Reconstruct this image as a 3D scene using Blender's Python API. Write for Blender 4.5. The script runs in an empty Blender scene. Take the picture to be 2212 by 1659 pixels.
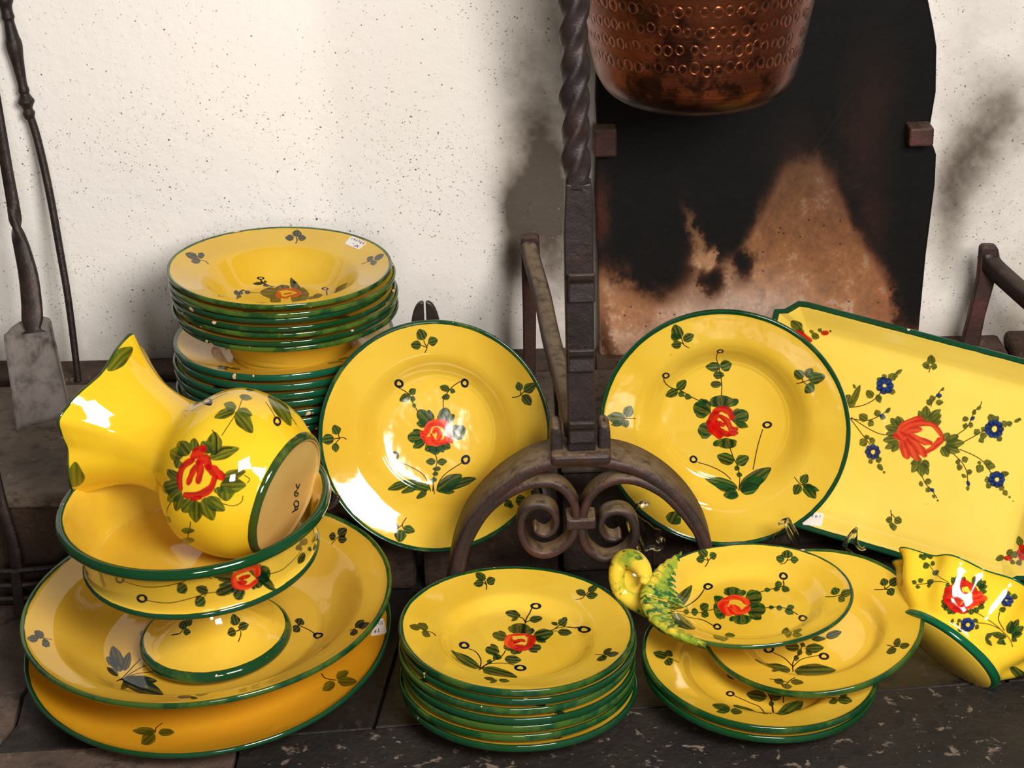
import bpy, bmesh, math, random
import numpy as np
from math import sin, cos, pi, radians, hypot, atan2
from mathutils import Vector, Matrix
S = bpy.context.scene
COL = S.collection
random.seed(7)
rng = np.random.RandomState(11)

# ------------------------------------------------------------------ camera
PITCH, ROLL = radians(23), radians(1.6)
cf = Vector((0, cos(PITCH), -sin(PITCH)))
cr0 = Vector((1, 0, 0)); cu0 = Vector((0, sin(PITCH), cos(PITCH)))
cr = cos(ROLL) * cr0 - sin(ROLL) * cu0
cu = sin(ROLL) * cr0 + cos(ROLL) * cu0
cam = bpy.data.objects.new('camera', bpy.data.cameras.new('camera'))
COL.objects.link(cam)
cam.matrix_world = Matrix(((cr.x, cu.x, -cf.x, 0), (cr.y, cu.y, -cf.y, 0), (cr.z, cu.z, -cf.z, 1.2), (0, 0, 0, 1)))
cam.data.sensor_width = 36
cam.data.lens = 36 * 4500 / 2212
cam.data.clip_start = .05
S.camera = cam

# ------------------------------------------------------------------ world, lamps, exposure
S.view_settings.view_transform = 'Standard'
S.view_settings.look = 'None'
S.view_settings.gamma = 1
S.view_settings.use_curve_mapping = False
S.view_settings.exposure = 0.0
w = bpy.data.worlds.new('world'); S.world = w; w.use_nodes = True
bg = w.node_tree.nodes['Background']
bg.inputs[0].default_value = (1.0, .95, .88, 1); bg.inputs[1].default_value = .11

def area(name, loc, target, sx, sy, power, color):
    l = bpy.data.lights.new(name, 'AREA'); l.shape = 'RECTANGLE'; l.size = sx; l.size_y = sy
    l.energy = power; l.color = color
    o = bpy.data.objects.new(name, l); COL.objects.link(o); o.location = loc
    d = Vector(target) - Vector(loc)
    o.rotation_euler = d.to_track_quat('-Z', 'Y').to_euler()
    return o
area('window_light', (.64, .20, 1.48), (-.02, 2.2, .25), .80, .62, 72, (1, .965, .92))
area('front_fill_light', (.05, -1.3, 1.34), (0, 2.2, .3), .6, .55, 24, (1, .965, .92))  # added fill lamp, lifts upright faces and softens shadows on the wall

# ------------------------------------------------------------------ object helpers
def link(o, parent=None):
    COL.objects.link(o)
    if parent is not None: o.parent = parent
    return o
def tag(o, label=None, cat=None, group=None, kind=None):
    if label: o['label'] = label
    if cat: o['category'] = cat
    if group: o['group'] = group
    if kind: o['kind'] = kind
    return o
def empty(name, loc=(0, 0, 0), mat=None):
    o = bpy.data.objects.new(name, None); o.empty_display_size = .02
    COL.objects.link(o)
    if mat is not None: o.matrix_world = mat
    else: o.location = loc
    return o
def frame(c, n, spin=0.0):
    """matrix with local z along n, local x near world x, turned by spin about n"""
    n = Vector(n).normalized(); e1 = Vector((1, 0, 0)); e1 = (e1 - n * n.dot(e1)).normalized(); e2 = n.cross(e1)
    a = cos(spin) * e1 + sin(spin) * e2; b = n.cross(a)
    return Matrix(((a.x, b.x, n.x, c[0]), (a.y, b.y, n.y, c[1]), (a.z, b.z, n.z, c[2]), (0, 0, 0, 1)))
def mesh(name, verts, faces, mats, parent=None, uv=None, mi=None, smooth=True, edge=None, mat4=None):
    me = bpy.data.meshes.new(name)
    me.from_pydata([tuple(map(float, v)) for v in verts], [], faces)
    for m in (mats if isinstance(mats, (list, tuple)) else [mats]): me.materials.append(m)
    if mi is not None: me.polygons.foreach_set('material_index', mi)
    if smooth: me.polygons.foreach_set('use_smooth', [True] * len(me.polygons))
    if uv is not None:
        l = me.uv_layers.new(name='UVMap')
        flat = np.empty((len(me.loops), 2), np.float32)
        vi = np.empty(len(me.loops), np.int32); me.loops.foreach_get('vertex_index', vi)
        uv = np.asarray(uv, np.float32)
        flat[:] = uv[vi] if len(uv) == len(verts) else uv
        l.data.foreach_set('uv', flat.ravel())
    if edge is not None:
        a = me.attributes.new('edge', 'FLOAT', 'POINT'); a.data.foreach_set('value', np.asarray(edge, np.float32))
    me.update()
    o = bpy.data.objects.new(name, me); link(o, parent)
    if mat4 is not None: o.matrix_world = mat4
    return o
def cat_rom(pts, k=4, closed=False):
    P = np.asarray(pts, float); n = len(P); out = []
    rngi = range(n if closed else n - 1)
    for i in rngi:
        if closed: p0, p1, p2, p3 = P[i - 1], P[i], P[(i + 1) % n], P[(i + 2) % n]
        else: p0, p1, p2, p3 = P[max(i - 1, 0)], P[i], P[i + 1], P[min(i + 2, n - 1)]
        for j in range(k):
            t = j / k
            out.append(.5 * ((2 * p1) + (-p0 + p2) * t + (2 * p0 - 5 * p1 + 4 * p2 - p3) * t * t + (-p0 + 3 * p1 - 3 * p2 + p3) * t ** 3))
    if not closed: out.append(P[-1])
    return np.array(out)
def bevel(o, w=.002, seg=2):
    m = o.modifiers.new('bevel', 'BEVEL'); m.width = w; m.segments = seg; m.limit_method = 'ANGLE'; m.angle_limit = radians(40)
    return o
def box(name, lo, hi, mat, parent=None, bw=.002, rot=None, jit=0, smooth=False):
    lo = Vector(lo); hi = Vector(hi)
    v = [Vector((x, y, z)) for x in (lo.x, hi.x) for y in (lo.y, hi.y) for z in (lo.z, hi.z)]
    if jit: v = [p + Vector([random.uniform(-jit, jit) for _ in range(3)]) for p in v]
    if rot:
        c = (lo + hi) / 2; v = [c + rot @ (p - c) for p in v]
    f = [(0, 1, 3, 2), (4, 6, 7, 5), (0, 4, 5, 1), (2, 3, 7, 6), (0, 2, 6, 4), (1, 5, 7, 3)]
    o = mesh(name, v, f, mat, parent, smooth=smooth)
    if bw: bevel(o, bw)
    return o
def prism(name, poly, z0, z1, mat, parent=None, bw=.002, axis='z', smooth=False):
    """extrude a ccw polygon: axis z gives (x,y) outlines, axis y gives (x,z) outlines"""
    n = len(poly); v = []
    for z in (z0, z1):
        for a, b in poly: v.append((a, b, z) if axis == 'z' else (a, z, b))
    f = [tuple(range(n))[::-1], tuple(range(n, 2 * n))] + [(i, (i + 1) % n, n + (i + 1) % n, n + i) for i in range(n)]
    if axis == 'y': f = [t[::-1] for t in f]
    o = mesh(name, v, f, mat, parent, smooth=smooth)
    if bw: bevel(o, bw)
    return o
def sweep(name, path, sec, mat, parent=None, ref=(0, 1, 0), scale=None, twist=None, closed_ends=True, smooth=True, uv=False, edge=None):
    """sweep a closed 2D section (a along side, b along ref) along a 3D path"""
    P = np.asarray(path, float); n = len(P); m = len(sec); ref = np.asarray(ref, float)
    T = np.gradient(P, axis=0); T /= np.linalg.norm(T, axis=1)[:, None] + 1e-12
    v = []
    for i in range(n):
        b = ref - T[i] * (ref @ T[i]); b /= np.linalg.norm(b) + 1e-12
        a = np.cross(T[i], b)
        s = 1 if scale is None else scale[i]
        s = (s, s) if np.isscalar(s) else s
        c_, s_ = (1, 0) if twist is None else (cos(twist[i]), sin(twist[i]))
        for p, q in sec:
            p2 = p * s[0]; q2 = q * s[1]
            v.append(P[i] + a * (p2 * c_ - q2 * s_) + b * (p2 * s_ + q2 * c_))
    f = [(i * m + j, i * m + (j + 1) % m, (i + 1) * m + (j + 1) % m, (i + 1) * m + j) for i in range(n - 1) for j in range(m)]
    if closed_ends: f += [tuple(range(m))[::-1], tuple((n - 1) * m + j for j in range(m))]
    o = mesh(name, v, f, mat, parent, smooth=smooth, edge=(None if edge is None else np.repeat(edge, m)))
    me = o.data
    bm = bmesh.new(); bm.from_mesh(me); bmesh.ops.recalc_face_normals(bm, faces=bm.faces); bm.to_mesh(me); bm.free()
    return o
def circ(r, n=12, ry=None):
    return [(r * cos(2 * pi * i / n), (ry or r) * sin(2 * pi * i / n)) for i in range(n)]
def rect(w, h, r=.0012):
    a, b = w / 2, h / 2
    return [(a - r, -b), (a, -b + r), (a, b - r), (a - r, b), (-a + r, b), (-a, b - r), (-a, -b + r), (-a + r, -b)]

def lathe(name, prof, mats, parent=None, seg=144, uvf=None, mif=None, wob=0.0, seed=0, mat4=None, shape=None, k=3):
    """prof: (r, z, edge, slot) rows, interpolated smoothly; planar uv over radius R unless uvf is given"""
    pr = cat_rom([p[:3] for p in prof], k); pr[:, 0] = np.maximum(pr[:, 0], 0)
    slots = np.repeat([p[3] for p in prof[:-1]], k)
    n = len(pr); R = pr[:, 0].max()
    th = np.arange(seg) * 2 * pi / seg
    rs = np.random.RandomState(seed); ph = rs.rand(4) * 6.28
    w_r = 1 + wob * (.5 * np.sin(2 * th + ph[0]) + .3 * np.sin(3 * th + ph[1])); w_z = wob * .35 * R * (np.sin(2 * th + ph[2]) + .5 * np.sin(3 * th + ph[3]))
    rr = pr[:, 0][:, None] * w_r[None]; zz = pr[:, 1][:, None] + w_z[None] * (pr[:, 0][:, None] / R) ** 2
    X = rr * np.cos(th); Y = rr * np.sin(th); V = np.stack([X, Y, zz], -1)
    if shape is not None: V = shape(V, th, pr)
    verts = V.reshape(-1, 3)
    i, j = np.meshgrid(np.arange(n - 1), np.arange(seg), indexing='ij')
    j2 = (j + 1) % seg
    F = np.stack([i * seg + j, i * seg + j2, (i + 1) * seg + j2, (i + 1) * seg + j], -1).reshape(-1, 4)
    F = F[:, ::-1]
    mi = np.repeat(slots, seg)
    if uvf is None:
        uv = np.stack([verts[:, 0] / (2 * R) + .5, verts[:, 1] / (2 * R) + .5], -1)
    else:
        s = np.concatenate([[0], np.cumsum(np.hypot(np.diff(pr[:, 0]), np.diff(pr[:, 1])))])
        # loop uvs, seam at theta = 0 handled by unwrapping
        U = []
        jj = np.stack([j, j + 1, j + 1, j], -1).reshape(-1, 4)[:, ::-1]; ii = np.stack([i, i, i + 1, i + 1], -1).reshape(-1, 4)[:, ::-1]
        uv = uvf(jj * 2 * pi / seg, s[ii], pr[ii, 0], pr[ii, 1]).reshape(-1, 2)
    o = mesh(name, verts, F.tolist(), mats, parent, uv=uv, mi=mi.tolist(), edge=np.repeat(pr[:, 2], seg))
    if mat4 is not None: o.matrix_world = mat4
    # weld the poles and duplicate points
    return o
def clone(o, parent=None):
    c = o.copy(); COL.objects.link(c)
    if parent is not None: c.parent = parent
    for ch in list(o.children):
        d = ch.copy(); COL.objects.link(d); d.parent = c
    return c

# ------------------------------------------------------------------ painting (brush strokes rasterised into images)
def s2(x): return np.clip(x, 0, 1) * np.clip(x, 0, 1) * (3 - 2 * np.clip(x, 0, 1))
PAL = {  # leaf light, leaf dark, outline
    'd': ((.04, .25, .10), (.01, .13, .06), (.11, .02, .02)),
    'k': ((.06, .17, .14), (.02, .10, .09), (.07, .03, .03)),
    'o': ((.33, .38, .08), (.15, .22, .05), (.13, .05, .02)),
    't': ((.36, .38, .12), (.22, .26, .08), (.22, .09, .03)),
    'g': ((.11, .30, .10), (.05, .19, .07), (.14, .02, .02)),
}
BR = {'r': ((.80, .07, .05), (.62, .02, .03)), 'o': ((.90, .27, .13), (.78, .10, .05)), 't': ((.84, .28, .16), (.70, .14, .08)),
      'b': ((.07, .20, .42), (.03, .10, .26)), 'y': ((.96, .80, .22), (.93, .72, .16)), 'w': ((.93, .91, .90), (.9, .88, .87)),
      'k': ((.12, .10, .10), (.08, .07, .07)), 'g': ((.16, .36, .14), (.05, .22, .10))}
class Paint:
    def __init__(s, name, N=1024, base=(.93, .78, .2)):
        s.N = N; s.name = name
        s.rgb = np.empty((N, N, 3), np.float32); s.rgb[:] = base; s.a = np.zeros((N, N), np.float32)
        s.rs = np.random.RandomState(sum(map(ord, name)))
    def box(s, x0, y0, x1, y1):
        N = s.N
        ix0, iy0, ix1, iy1 = max(int(x0 * N) - 3, 0), max(int(y0 * N) - 3, 0), min(int(x1 * N) + 4, N), min(int(y1 * N) + 4, N)
        if ix1 <= ix0 or iy1 <= iy0: return None
        yy, xx = np.mgrid[iy0:iy1, ix0:ix1]
        return slice(iy0, iy1), slice(ix0, ix1), (xx + .5) / N, (yy + .5) / N
    def over(s, b, col, al):
        ys, xs = b[0], b[1]
        col = np.broadcast_to(np.asarray(col, np.float32), al.shape + (3,))
        A = s.a[ys, xs]; na = al + A * (1 - al)
        s.rgb[ys, xs] = np.where(na[..., None] > 1e-4, (col * al[..., None] + s.rgb[ys, xs] * (A * (1 - al))[..., None]) / np.maximum(na, 1e-4)[..., None], s.rgb[ys, xs])
        s.a[ys, xs] = na
    def leaf(s, cx, cy, ax, ay, bx, by, pal='d', kind='l'):
        ex = abs(ax) + abs(bx); ey = abs(ay) + abs(by)
        b = s.box(cx - ex * 1.15, cy - ey * 1.15, cx + ex * 1.15, cy + ey * 1.15)
        det = ax * by - ay * bx
        if b is None or abs(det) < 1e-12: return
        dx = b[2] - cx; dy = b[3] - cy
        u = (dx * by - dy * bx) / det; t = (ax * dy - ay * dx) / det
        la = hypot(ax, ay) * s.N; lb = hypot(bx, by) * s.N; sd = s.rs.rand() * 6.28
        c1, c2, oc = PAL[pal]
        if kind == 'l':
            q = np.clip(1 - u * u, 0, 1); wv = 1.04 * q ** .72 * (1 - .22 * u) + .045 * np.sin(6 * u + sd) * q
            f = (wv - np.abs(t)) * lb; f = np.where(np.abs(u) < 1, f, -9)
            cov = s2(f + .5)
            mixv = .5 + .42 * np.sin(2.2 * t + 1.1 * u + sd) + .07 * np.sin(15 * t + 4 * u + sd)
            vein = np.zeros_like(t)
            for kk in ((.05,) if lb < 9 else (-.38, .22)):
                lim = (u > -.8) & (u < .25 + .3 * sin(sd + kk * 9))
                vein = np.maximum(vein, s2(1.25 - np.abs(t - kk * wv - .16 * (u + .2) ** 2 * (1 if sin(sd) > 0 else -1)) * lb / max(.8, lb * .042)) * lim)
            side = np.where(sin(sd) > 0, t, -t)
            ol = s2(1.35 - np.abs(f * (1 if 1 else 0) + lb * .02) / max(.8, lb * .06)) * (side > -.15 + .3 * cos(sd)) * (np.abs(u) < .97)
        else:
            x = (u + 1) / 2; y = t * .62; r = np.hypot(x, y); th = np.arctan2(y, x)
            Rb = (.80 + .20 * np.abs(np.cos(2.6 * th + (sd % 1) * .6)) ** .7) * np.clip(1.25 - .52 * np.abs(th) ** 2, .2, 1)
            f = (Rb - r) * la * 1.6; f = np.where(np.abs(th) < 1.15, f, np.minimum(f, (1.15 - np.abs(th)) * la))
            cov = s2(f + .5)
            mixv = .5 + .38 * np.sin(2.2 * th + sd) + .07 * np.sin(17 * th + sd)
            vein = np.zeros_like(t)
            for kk in (-.62, -.2, .2, .62):
                vein = np.maximum(vein, s2(1.2 - np.abs(th - kk - .15 * (r - .5)) * r * la * 1.5 / max(.8, la * .05)) * (r > .28) * (r < .82 * Rb))
            ol = s2(1.2 - np.abs(f) / max(.8, la * .06)) * (np.sin(3 * th + sd) > .35)
        if pal == 't': vein = vein * .45; ol = ol * .12
        if pal == 'o': vein = vein * .6; ol = ol * .5
        col = np.asarray(c1)[None, None] * mixv[..., None] + np.asarray(c2)[None, None] * (1 - mixv[..., None])
        s.over(b, col, (cov * (.93 + .07 * np.sin(9 * t))).astype(np.float32))
        s.over(b, oc, (np.maximum(vein * cov * .8, ol) * .9).astype(np.float32))
    def ring(s, cx, cy, ax, ay, bx, by, col=(.04, .08, .17)):
        ex = abs(ax) + abs(bx); ey = abs(ay) + abs(by); b = s.box(cx - ex * 1.2, cy - ey * 1.2, cx + ex * 1.2, cy + ey * 1.2)
        det = ax * by - ay * bx
        if b is None or abs(det) < 1e-12: return
        dx = b[2] - cx; dy = b[3] - cy; u = (dx * by - dy * bx) / det; t = (ax * dy - ay * dx) / det
        r = np.hypot(u, t); th = np.arctan2(t, u); sd = s.rs.rand() * 6
        l = hypot(ax, ay) * s.N
        r = r * (1 + .06 * np.sin(2 * th + sd)); cov = s2((1 - r) * l + .5) * s2((r - .46 + .05 * np.sin(3 * th + sd)) * l + .5)
        s.over(b, col, cov.astype(np.float32))
    def stroke(s, w, pts, col, col2=None, taper=0, al=1.0):
        """smooth polyline of half-width w (in uv)"""
        P = cat_rom(pts, 5 if len(pts) > 2 else 2)
        b = s.box(P[:, 0].min() - w, P[:, 1].min() - w, P[:, 0].max() + w, P[:, 1].max() + w)
        if b is None: return
        D = np.full(b[2].shape, 9.); Q = np.zeros(b[2].shape); SD = np.zeros(b[2].shape); n = len(P) - 1
        for i in range(n):
            p, q = P[i], P[i + 1]; d = q - p; L2 = d @ d + 1e-14
            h = np.clip(((b[2] - p[0]) * d[0] + (b[3] - p[1]) * d[1]) / L2, 0, 1)
            ex = b[2] - p[0] - h * d[0]; ey = b[3] - p[1] - h * d[1]; dd = np.hypot(ex, ey)
            c = dd < D; D = np.where(c, dd, D); Q = np.where(c, (i + h) / n, Q); SD = np.where(c, (d[0] * ey - d[1] * ex) / math.sqrt(L2), SD)
        ww = w * (1 - taper * np.abs(2 * Q - 1) ** 2)
        if taper: ww = ww * (1 + .1 * np.sin(11 * Q + P[0, 0] * 99))
        cov = s2((ww - D) * s.N + .5) * al
        if col2 is None: s.over(b, col, cov.astype(np.float32))
        else:
            m = np.clip(.5 + .5 * np.sin(SD / w * 3.3 + 5 * Q + P[0, 1] * 70) + .15 * np.sin(SD / w * 15), 0, 1)[..., None]
            s.over(b, np.asarray(col) * m + np.asarray(col2) * (1 - m), cov.astype(np.float32))
    def run(s, rows, pal='d'):
        for r in rows:
            k = r[0]
            if k in 'lf': s.leaf(*r[1:7], pal=(r[7] if len(r) > 7 else pal), kind=k)
            elif k == 'o': s.ring(*r[1:7], *( [r[7]] if len(r) > 7 else []))
            elif k == 's': s.stroke(r[1], r[2], PAL[pal][2])
            elif k == 'b': s.stroke(r[1], r[3], BR[r[2]][0], BR[r[2]][1], taper=.22, al=.97)
            elif k == 'm': s.stroke(r[1], r[3], BR[r[2]][0])
        return s
    def image(s, colorspace='sRGB'):
        im = bpy.data.images.new(s.name, s.N, s.N, alpha=True)
        px = np.concatenate([s.rgb, s.a[..., None]], -1).astype(np.float32)
        im.alpha_mode = 'CHANNEL_PACKED'
        im.pixels.foreach_set(px.ravel()); im.update(); im.pack()
        return im
def fbm(N, seed, octs=(4, 8, 16, 32, 64), fall=.55, M=None):
    M = M or N
    rs = np.random.RandomState(seed); out = np.zeros((M, N), np.float32); amp = 1; tot = 0
    for o in octs:
        g = rs.rand(max(o, round(o * M / N)) + 4, o + 3).astype(np.float32)
        x = np.linspace(0, o, N, endpoint=False); oy = max(2, round(o * M / N)); y = np.linspace(0, oy, M, endpoint=False); xi = x.astype(int); yi = y.astype(int); fx = s2(x - xi); fy = s2(y - yi)
        a = g[yi][:, xi]; b_ = g[yi][:, xi + 1]; c = g[yi + 1][:, xi]; d = g[yi + 1][:, xi + 1]
        out += amp * ((a * (1 - fx) + b_ * fx) * (1 - fy)[:, None] + (c * (1 - fx) + d * fx) * fy[:, None]); tot += amp; amp *= fall
    return out / tot
def raw_image(name, arr, noncolor=False):
    h, w_, c = arr.shape
    im = bpy.data.images.new(name, w_, h, alpha=False)
    if noncolor: im.colorspace_settings.name = 'Non-Color'
    px = np.ones((h, w_, 4), np.float32); px[..., :c] = arr
    im.pixels.foreach_set(px.ravel()); im.update(); im.pack()
    return im

# ------------------------------------------------------------------ materials
class NT:
    def __init__(s, name):
        s.m = bpy.data.materials.new(name); s.m.use_nodes = True; s.t = s.m.node_tree; s.n = s.t.nodes; s.l = s.t.links
        s.p = s.n['Principled BSDF']
    def node(s, ty, ins=None, **kw):
        n = s.n.new(ty)
        for k, v in kw.items(): setattr(n, k, v)
        for k, v in (ins or {}).items():
            if isinstance(v, bpy.types.NodeSocket): s.l.new(v, n.inputs[k])
            else: n.inputs[k].default_value = v
        return n
    def math(s, op, a, b=0.0, c=None):
        n = s.node('ShaderNodeMath', {0: a, 1: b}, operation=op)
        if c is not None:
            if isinstance(c, bpy.types.NodeSocket): s.l.new(c, n.inputs[2])
            else: n.inputs[2].default_value = c
        return n.outputs[0]
    def mix(s, f, a, b):
        n = s.n.new('ShaderNodeMix'); n.data_type = 'RGBA'
        for k, v in ((0, f), (6, a), (7, b)):
            if isinstance(v, bpy.types.NodeSocket): s.l.new(v, n.inputs[k])
            else: n.inputs[k].default_value = v if not isinstance(v, tuple) or len(v) == 4 else (*v, 1)
        return n.outputs[2]
    def noise(s, scale, detail=3, vec=None, w=None, rough=.5, dist=0):
        n = s.n.new('ShaderNodeTexNoise'); n.inputs['Scale'].default_value = scale; n.inputs['Detail'].default_value = detail
        n.inputs['Roughness'].default_value = rough; n.inputs['Distortion'].default_value = dist
        if w is not None: n.noise_dimensions = '4D'; s.l.new(w, n.inputs['W'])
        if vec is not None: s.l.new(vec, n.inputs['Vector'])
        return n.outputs[0]
    def sstep(s, x, a, b):
        n = s.node('ShaderNodeMapRange', {0: x, 1: a, 2: b, 3: 0.0, 4: 1.0}, interpolation_type='SMOOTHSTEP'); return n.outputs[0]
    def bump(s, h, strength, dist):
        b = s.node('ShaderNodeBump', {'Height': h, 'Strength': strength, 'Distance': dist}); s.l.new(b.outputs[0], s.p.inputs['Normal']); return b
    def set(s, **kw):
        for k, v in kw.items():
            k = k.replace('_', ' ')
            if isinstance(v, bpy.types.NodeSocket): s.l.new(v, s.p.inputs[k])
            else: s.p.inputs[k].default_value = v if not isinstance(v, tuple) or len(v) == 4 else (*v, 1)
        return s
def srgb(r, g, b):
    return tuple(((c / 255) / 12.92 if c / 255 <= .04045 else ((c / 255 + .055) / 1.055) ** 2.4) for c in (r, g, b))
Y1, Y2 = srgb(223, 184, 62), srgb(213, 170, 46)
def ceramic(name, img=None, ya=Y1, yb=Y2, chips=.5, greens=(srgb(12, 60, 26), srgb(20, 64, 38), srgb(80, 106, 34)), rough=.07, olive=.5, crackle=0):
    M = NT(name)
    oc = M.node('ShaderNodeTexCoord').outputs['Object']; oi = M.node('ShaderNodeObjectInfo').outputs['Random']
    wv = M.math('MULTIPLY', oi, 37.0)
    col = M.mix(M.sstep(M.noise(9, 4, oc, wv), .35, .65), ya, yb)
    if img is not None:
        tx = M.node('ShaderNodeTexImage', image=img, interpolation='Cubic', extension='EXTEND')
        col = M.mix(tx.outputs[1], col, tx.outputs[0])
    e = M.node('ShaderNodeAttribute', attribute_name='edge').outputs['Fac']
    wob = M.math('MULTIPLY_ADD', M.noise(60, 3, oc, wv), .0016, -.0008)
    em = M.math('ADD', e, wob)
    gm = M.sstep(em, -.0001, .0003)
    g = M.mix(M.sstep(M.noise(14, 3, oc, wv), .4, .6), greens[0], greens[1])
    ov = M.math('MULTIPLY', M.sstep(M.math('ADD', M.noise(22, 5, oc, wv, .65), M.math('MULTIPLY_ADD', oi, .3, -.15)), .52, .66), olive)
    g = M.mix(ov, g, greens[2])
    col = M.mix(gm, col, g)
    ch = M.math('MULTIPLY', M.sstep(M.noise(55, 2, oc, wv), .745 - .07 * chips, .755 - .07 * chips), M.sstep(e, .0008, .0016))
    col = M.mix(ch, col, srgb(222, 186, 140))
    dots = M.sstep(M.noise(170, 1, oc, wv), .80, .83)
    col = M.mix(M.math('MULTIPLY', dots, .35), col, srgb(120, 70, 20))
    r = M.math('MULTIPLY_ADD', ch, .5, rough)
    h = M.math('ADD', M.math('MULTIPLY', M.noise(28, 2, oc, wv), 1.0), M.math('MULTIPLY', M.noise(120, 2, oc, wv), .12))
    h = M.math('SUBTRACT', h, M.math('MULTIPLY', ch, .5))
    M.bump(h, .35, .0012)
    M.set(Base_Color=col, Roughness=r); M.p.inputs['IOR'].default_value = 1.52
    M.p.inputs['Specular IOR Level'].default_value = .6
    return M.m
def iron(name, base=srgb(62, 50, 46), rust=srgb(96, 56, 40), dust=srgb(126, 108, 88), metal=.35, rough=.5, dustamt=1.0, scale=1.0):
    M = NT(name); oc = M.node('ShaderNodeTexCoord').outputs['Object']
    n1 = M.noise(26 * scale, 6, oc, rough=.65); n2 = M.noise(70 * scale, 5, oc, rough=.7); n3 = M.noise(9 * scale, 4, oc)
    col = M.mix(M.sstep(n1, .42, .68), base, rust)
    col = M.mix(M.sstep(n3, .45, .75), col, tuple(c * .45 for c in base))
    nz = M.node('ShaderNodeSeparateXYZ', {0: M.node('ShaderNodeNewGeometry').outputs['Normal']}).outputs[2]
    up = M.math('MULTIPLY', M.sstep(nz, .3, .95), M.sstep(n2, .25, .6))
    up = M.math('MULTIPLY', up, dustamt)
    col = M.mix(up, col, dust)
    sp = M.sstep(M.noise(240, 2, oc), .76, .8)
    col = M.mix(M.math('MULTIPLY', sp, .6), col, srgb(170, 150, 130))
    M.set(Base_Color=col, Metallic=M.math('MULTIPLY_ADD', up, -metal, metal), Roughness=M.math('MULTIPLY_ADD', n2, .4, rough - .15))
    M.bump(M.math('ADD', M.math('MULTIPLY', n2, .7), M.math('MULTIPLY', n1, 1.2)), .6, .0025)
    return M.m
def stone(name, a, b, fleck, fl_amt=.5, rough=.5, scale=1.0, bumpd=.003):
    M = NT(name); oc = M.node('ShaderNodeTexCoord').outputs['Object']
    n0 = M.noise(7 * scale, 6, oc, rough=.6); n1 = M.noise(45 * scale, 8, oc, rough=.72); n2 = M.noise(58 * scale, 4, oc, rough=.6, dist=.6)
    n3 = M.noise(160 * scale, 3, oc)
    col = M.mix(M.sstep(n0, .35, .68), a, b)
    col = M.mix(M.sstep(n1, .5, .64), col, tuple(c * .35 for c in a))
    fm = M.math('MULTIPLY', M.sstep(n2, .60, .68), fl_amt)
    col = M.mix(fm, col, fleck)
    col = M.mix(M.math('MULTIPLY', M.sstep(n3, .68, .74), fl_amt), col, fleck)
    M.set(Base_Color=col, Roughness=M.math('MULTIPLY_ADD', n1, .5, rough - .2))
    M.bump(M.math('ADD', n1, M.math('MULTIPLY', n3, .4)), .7, bumpd)
    return M.m

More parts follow.
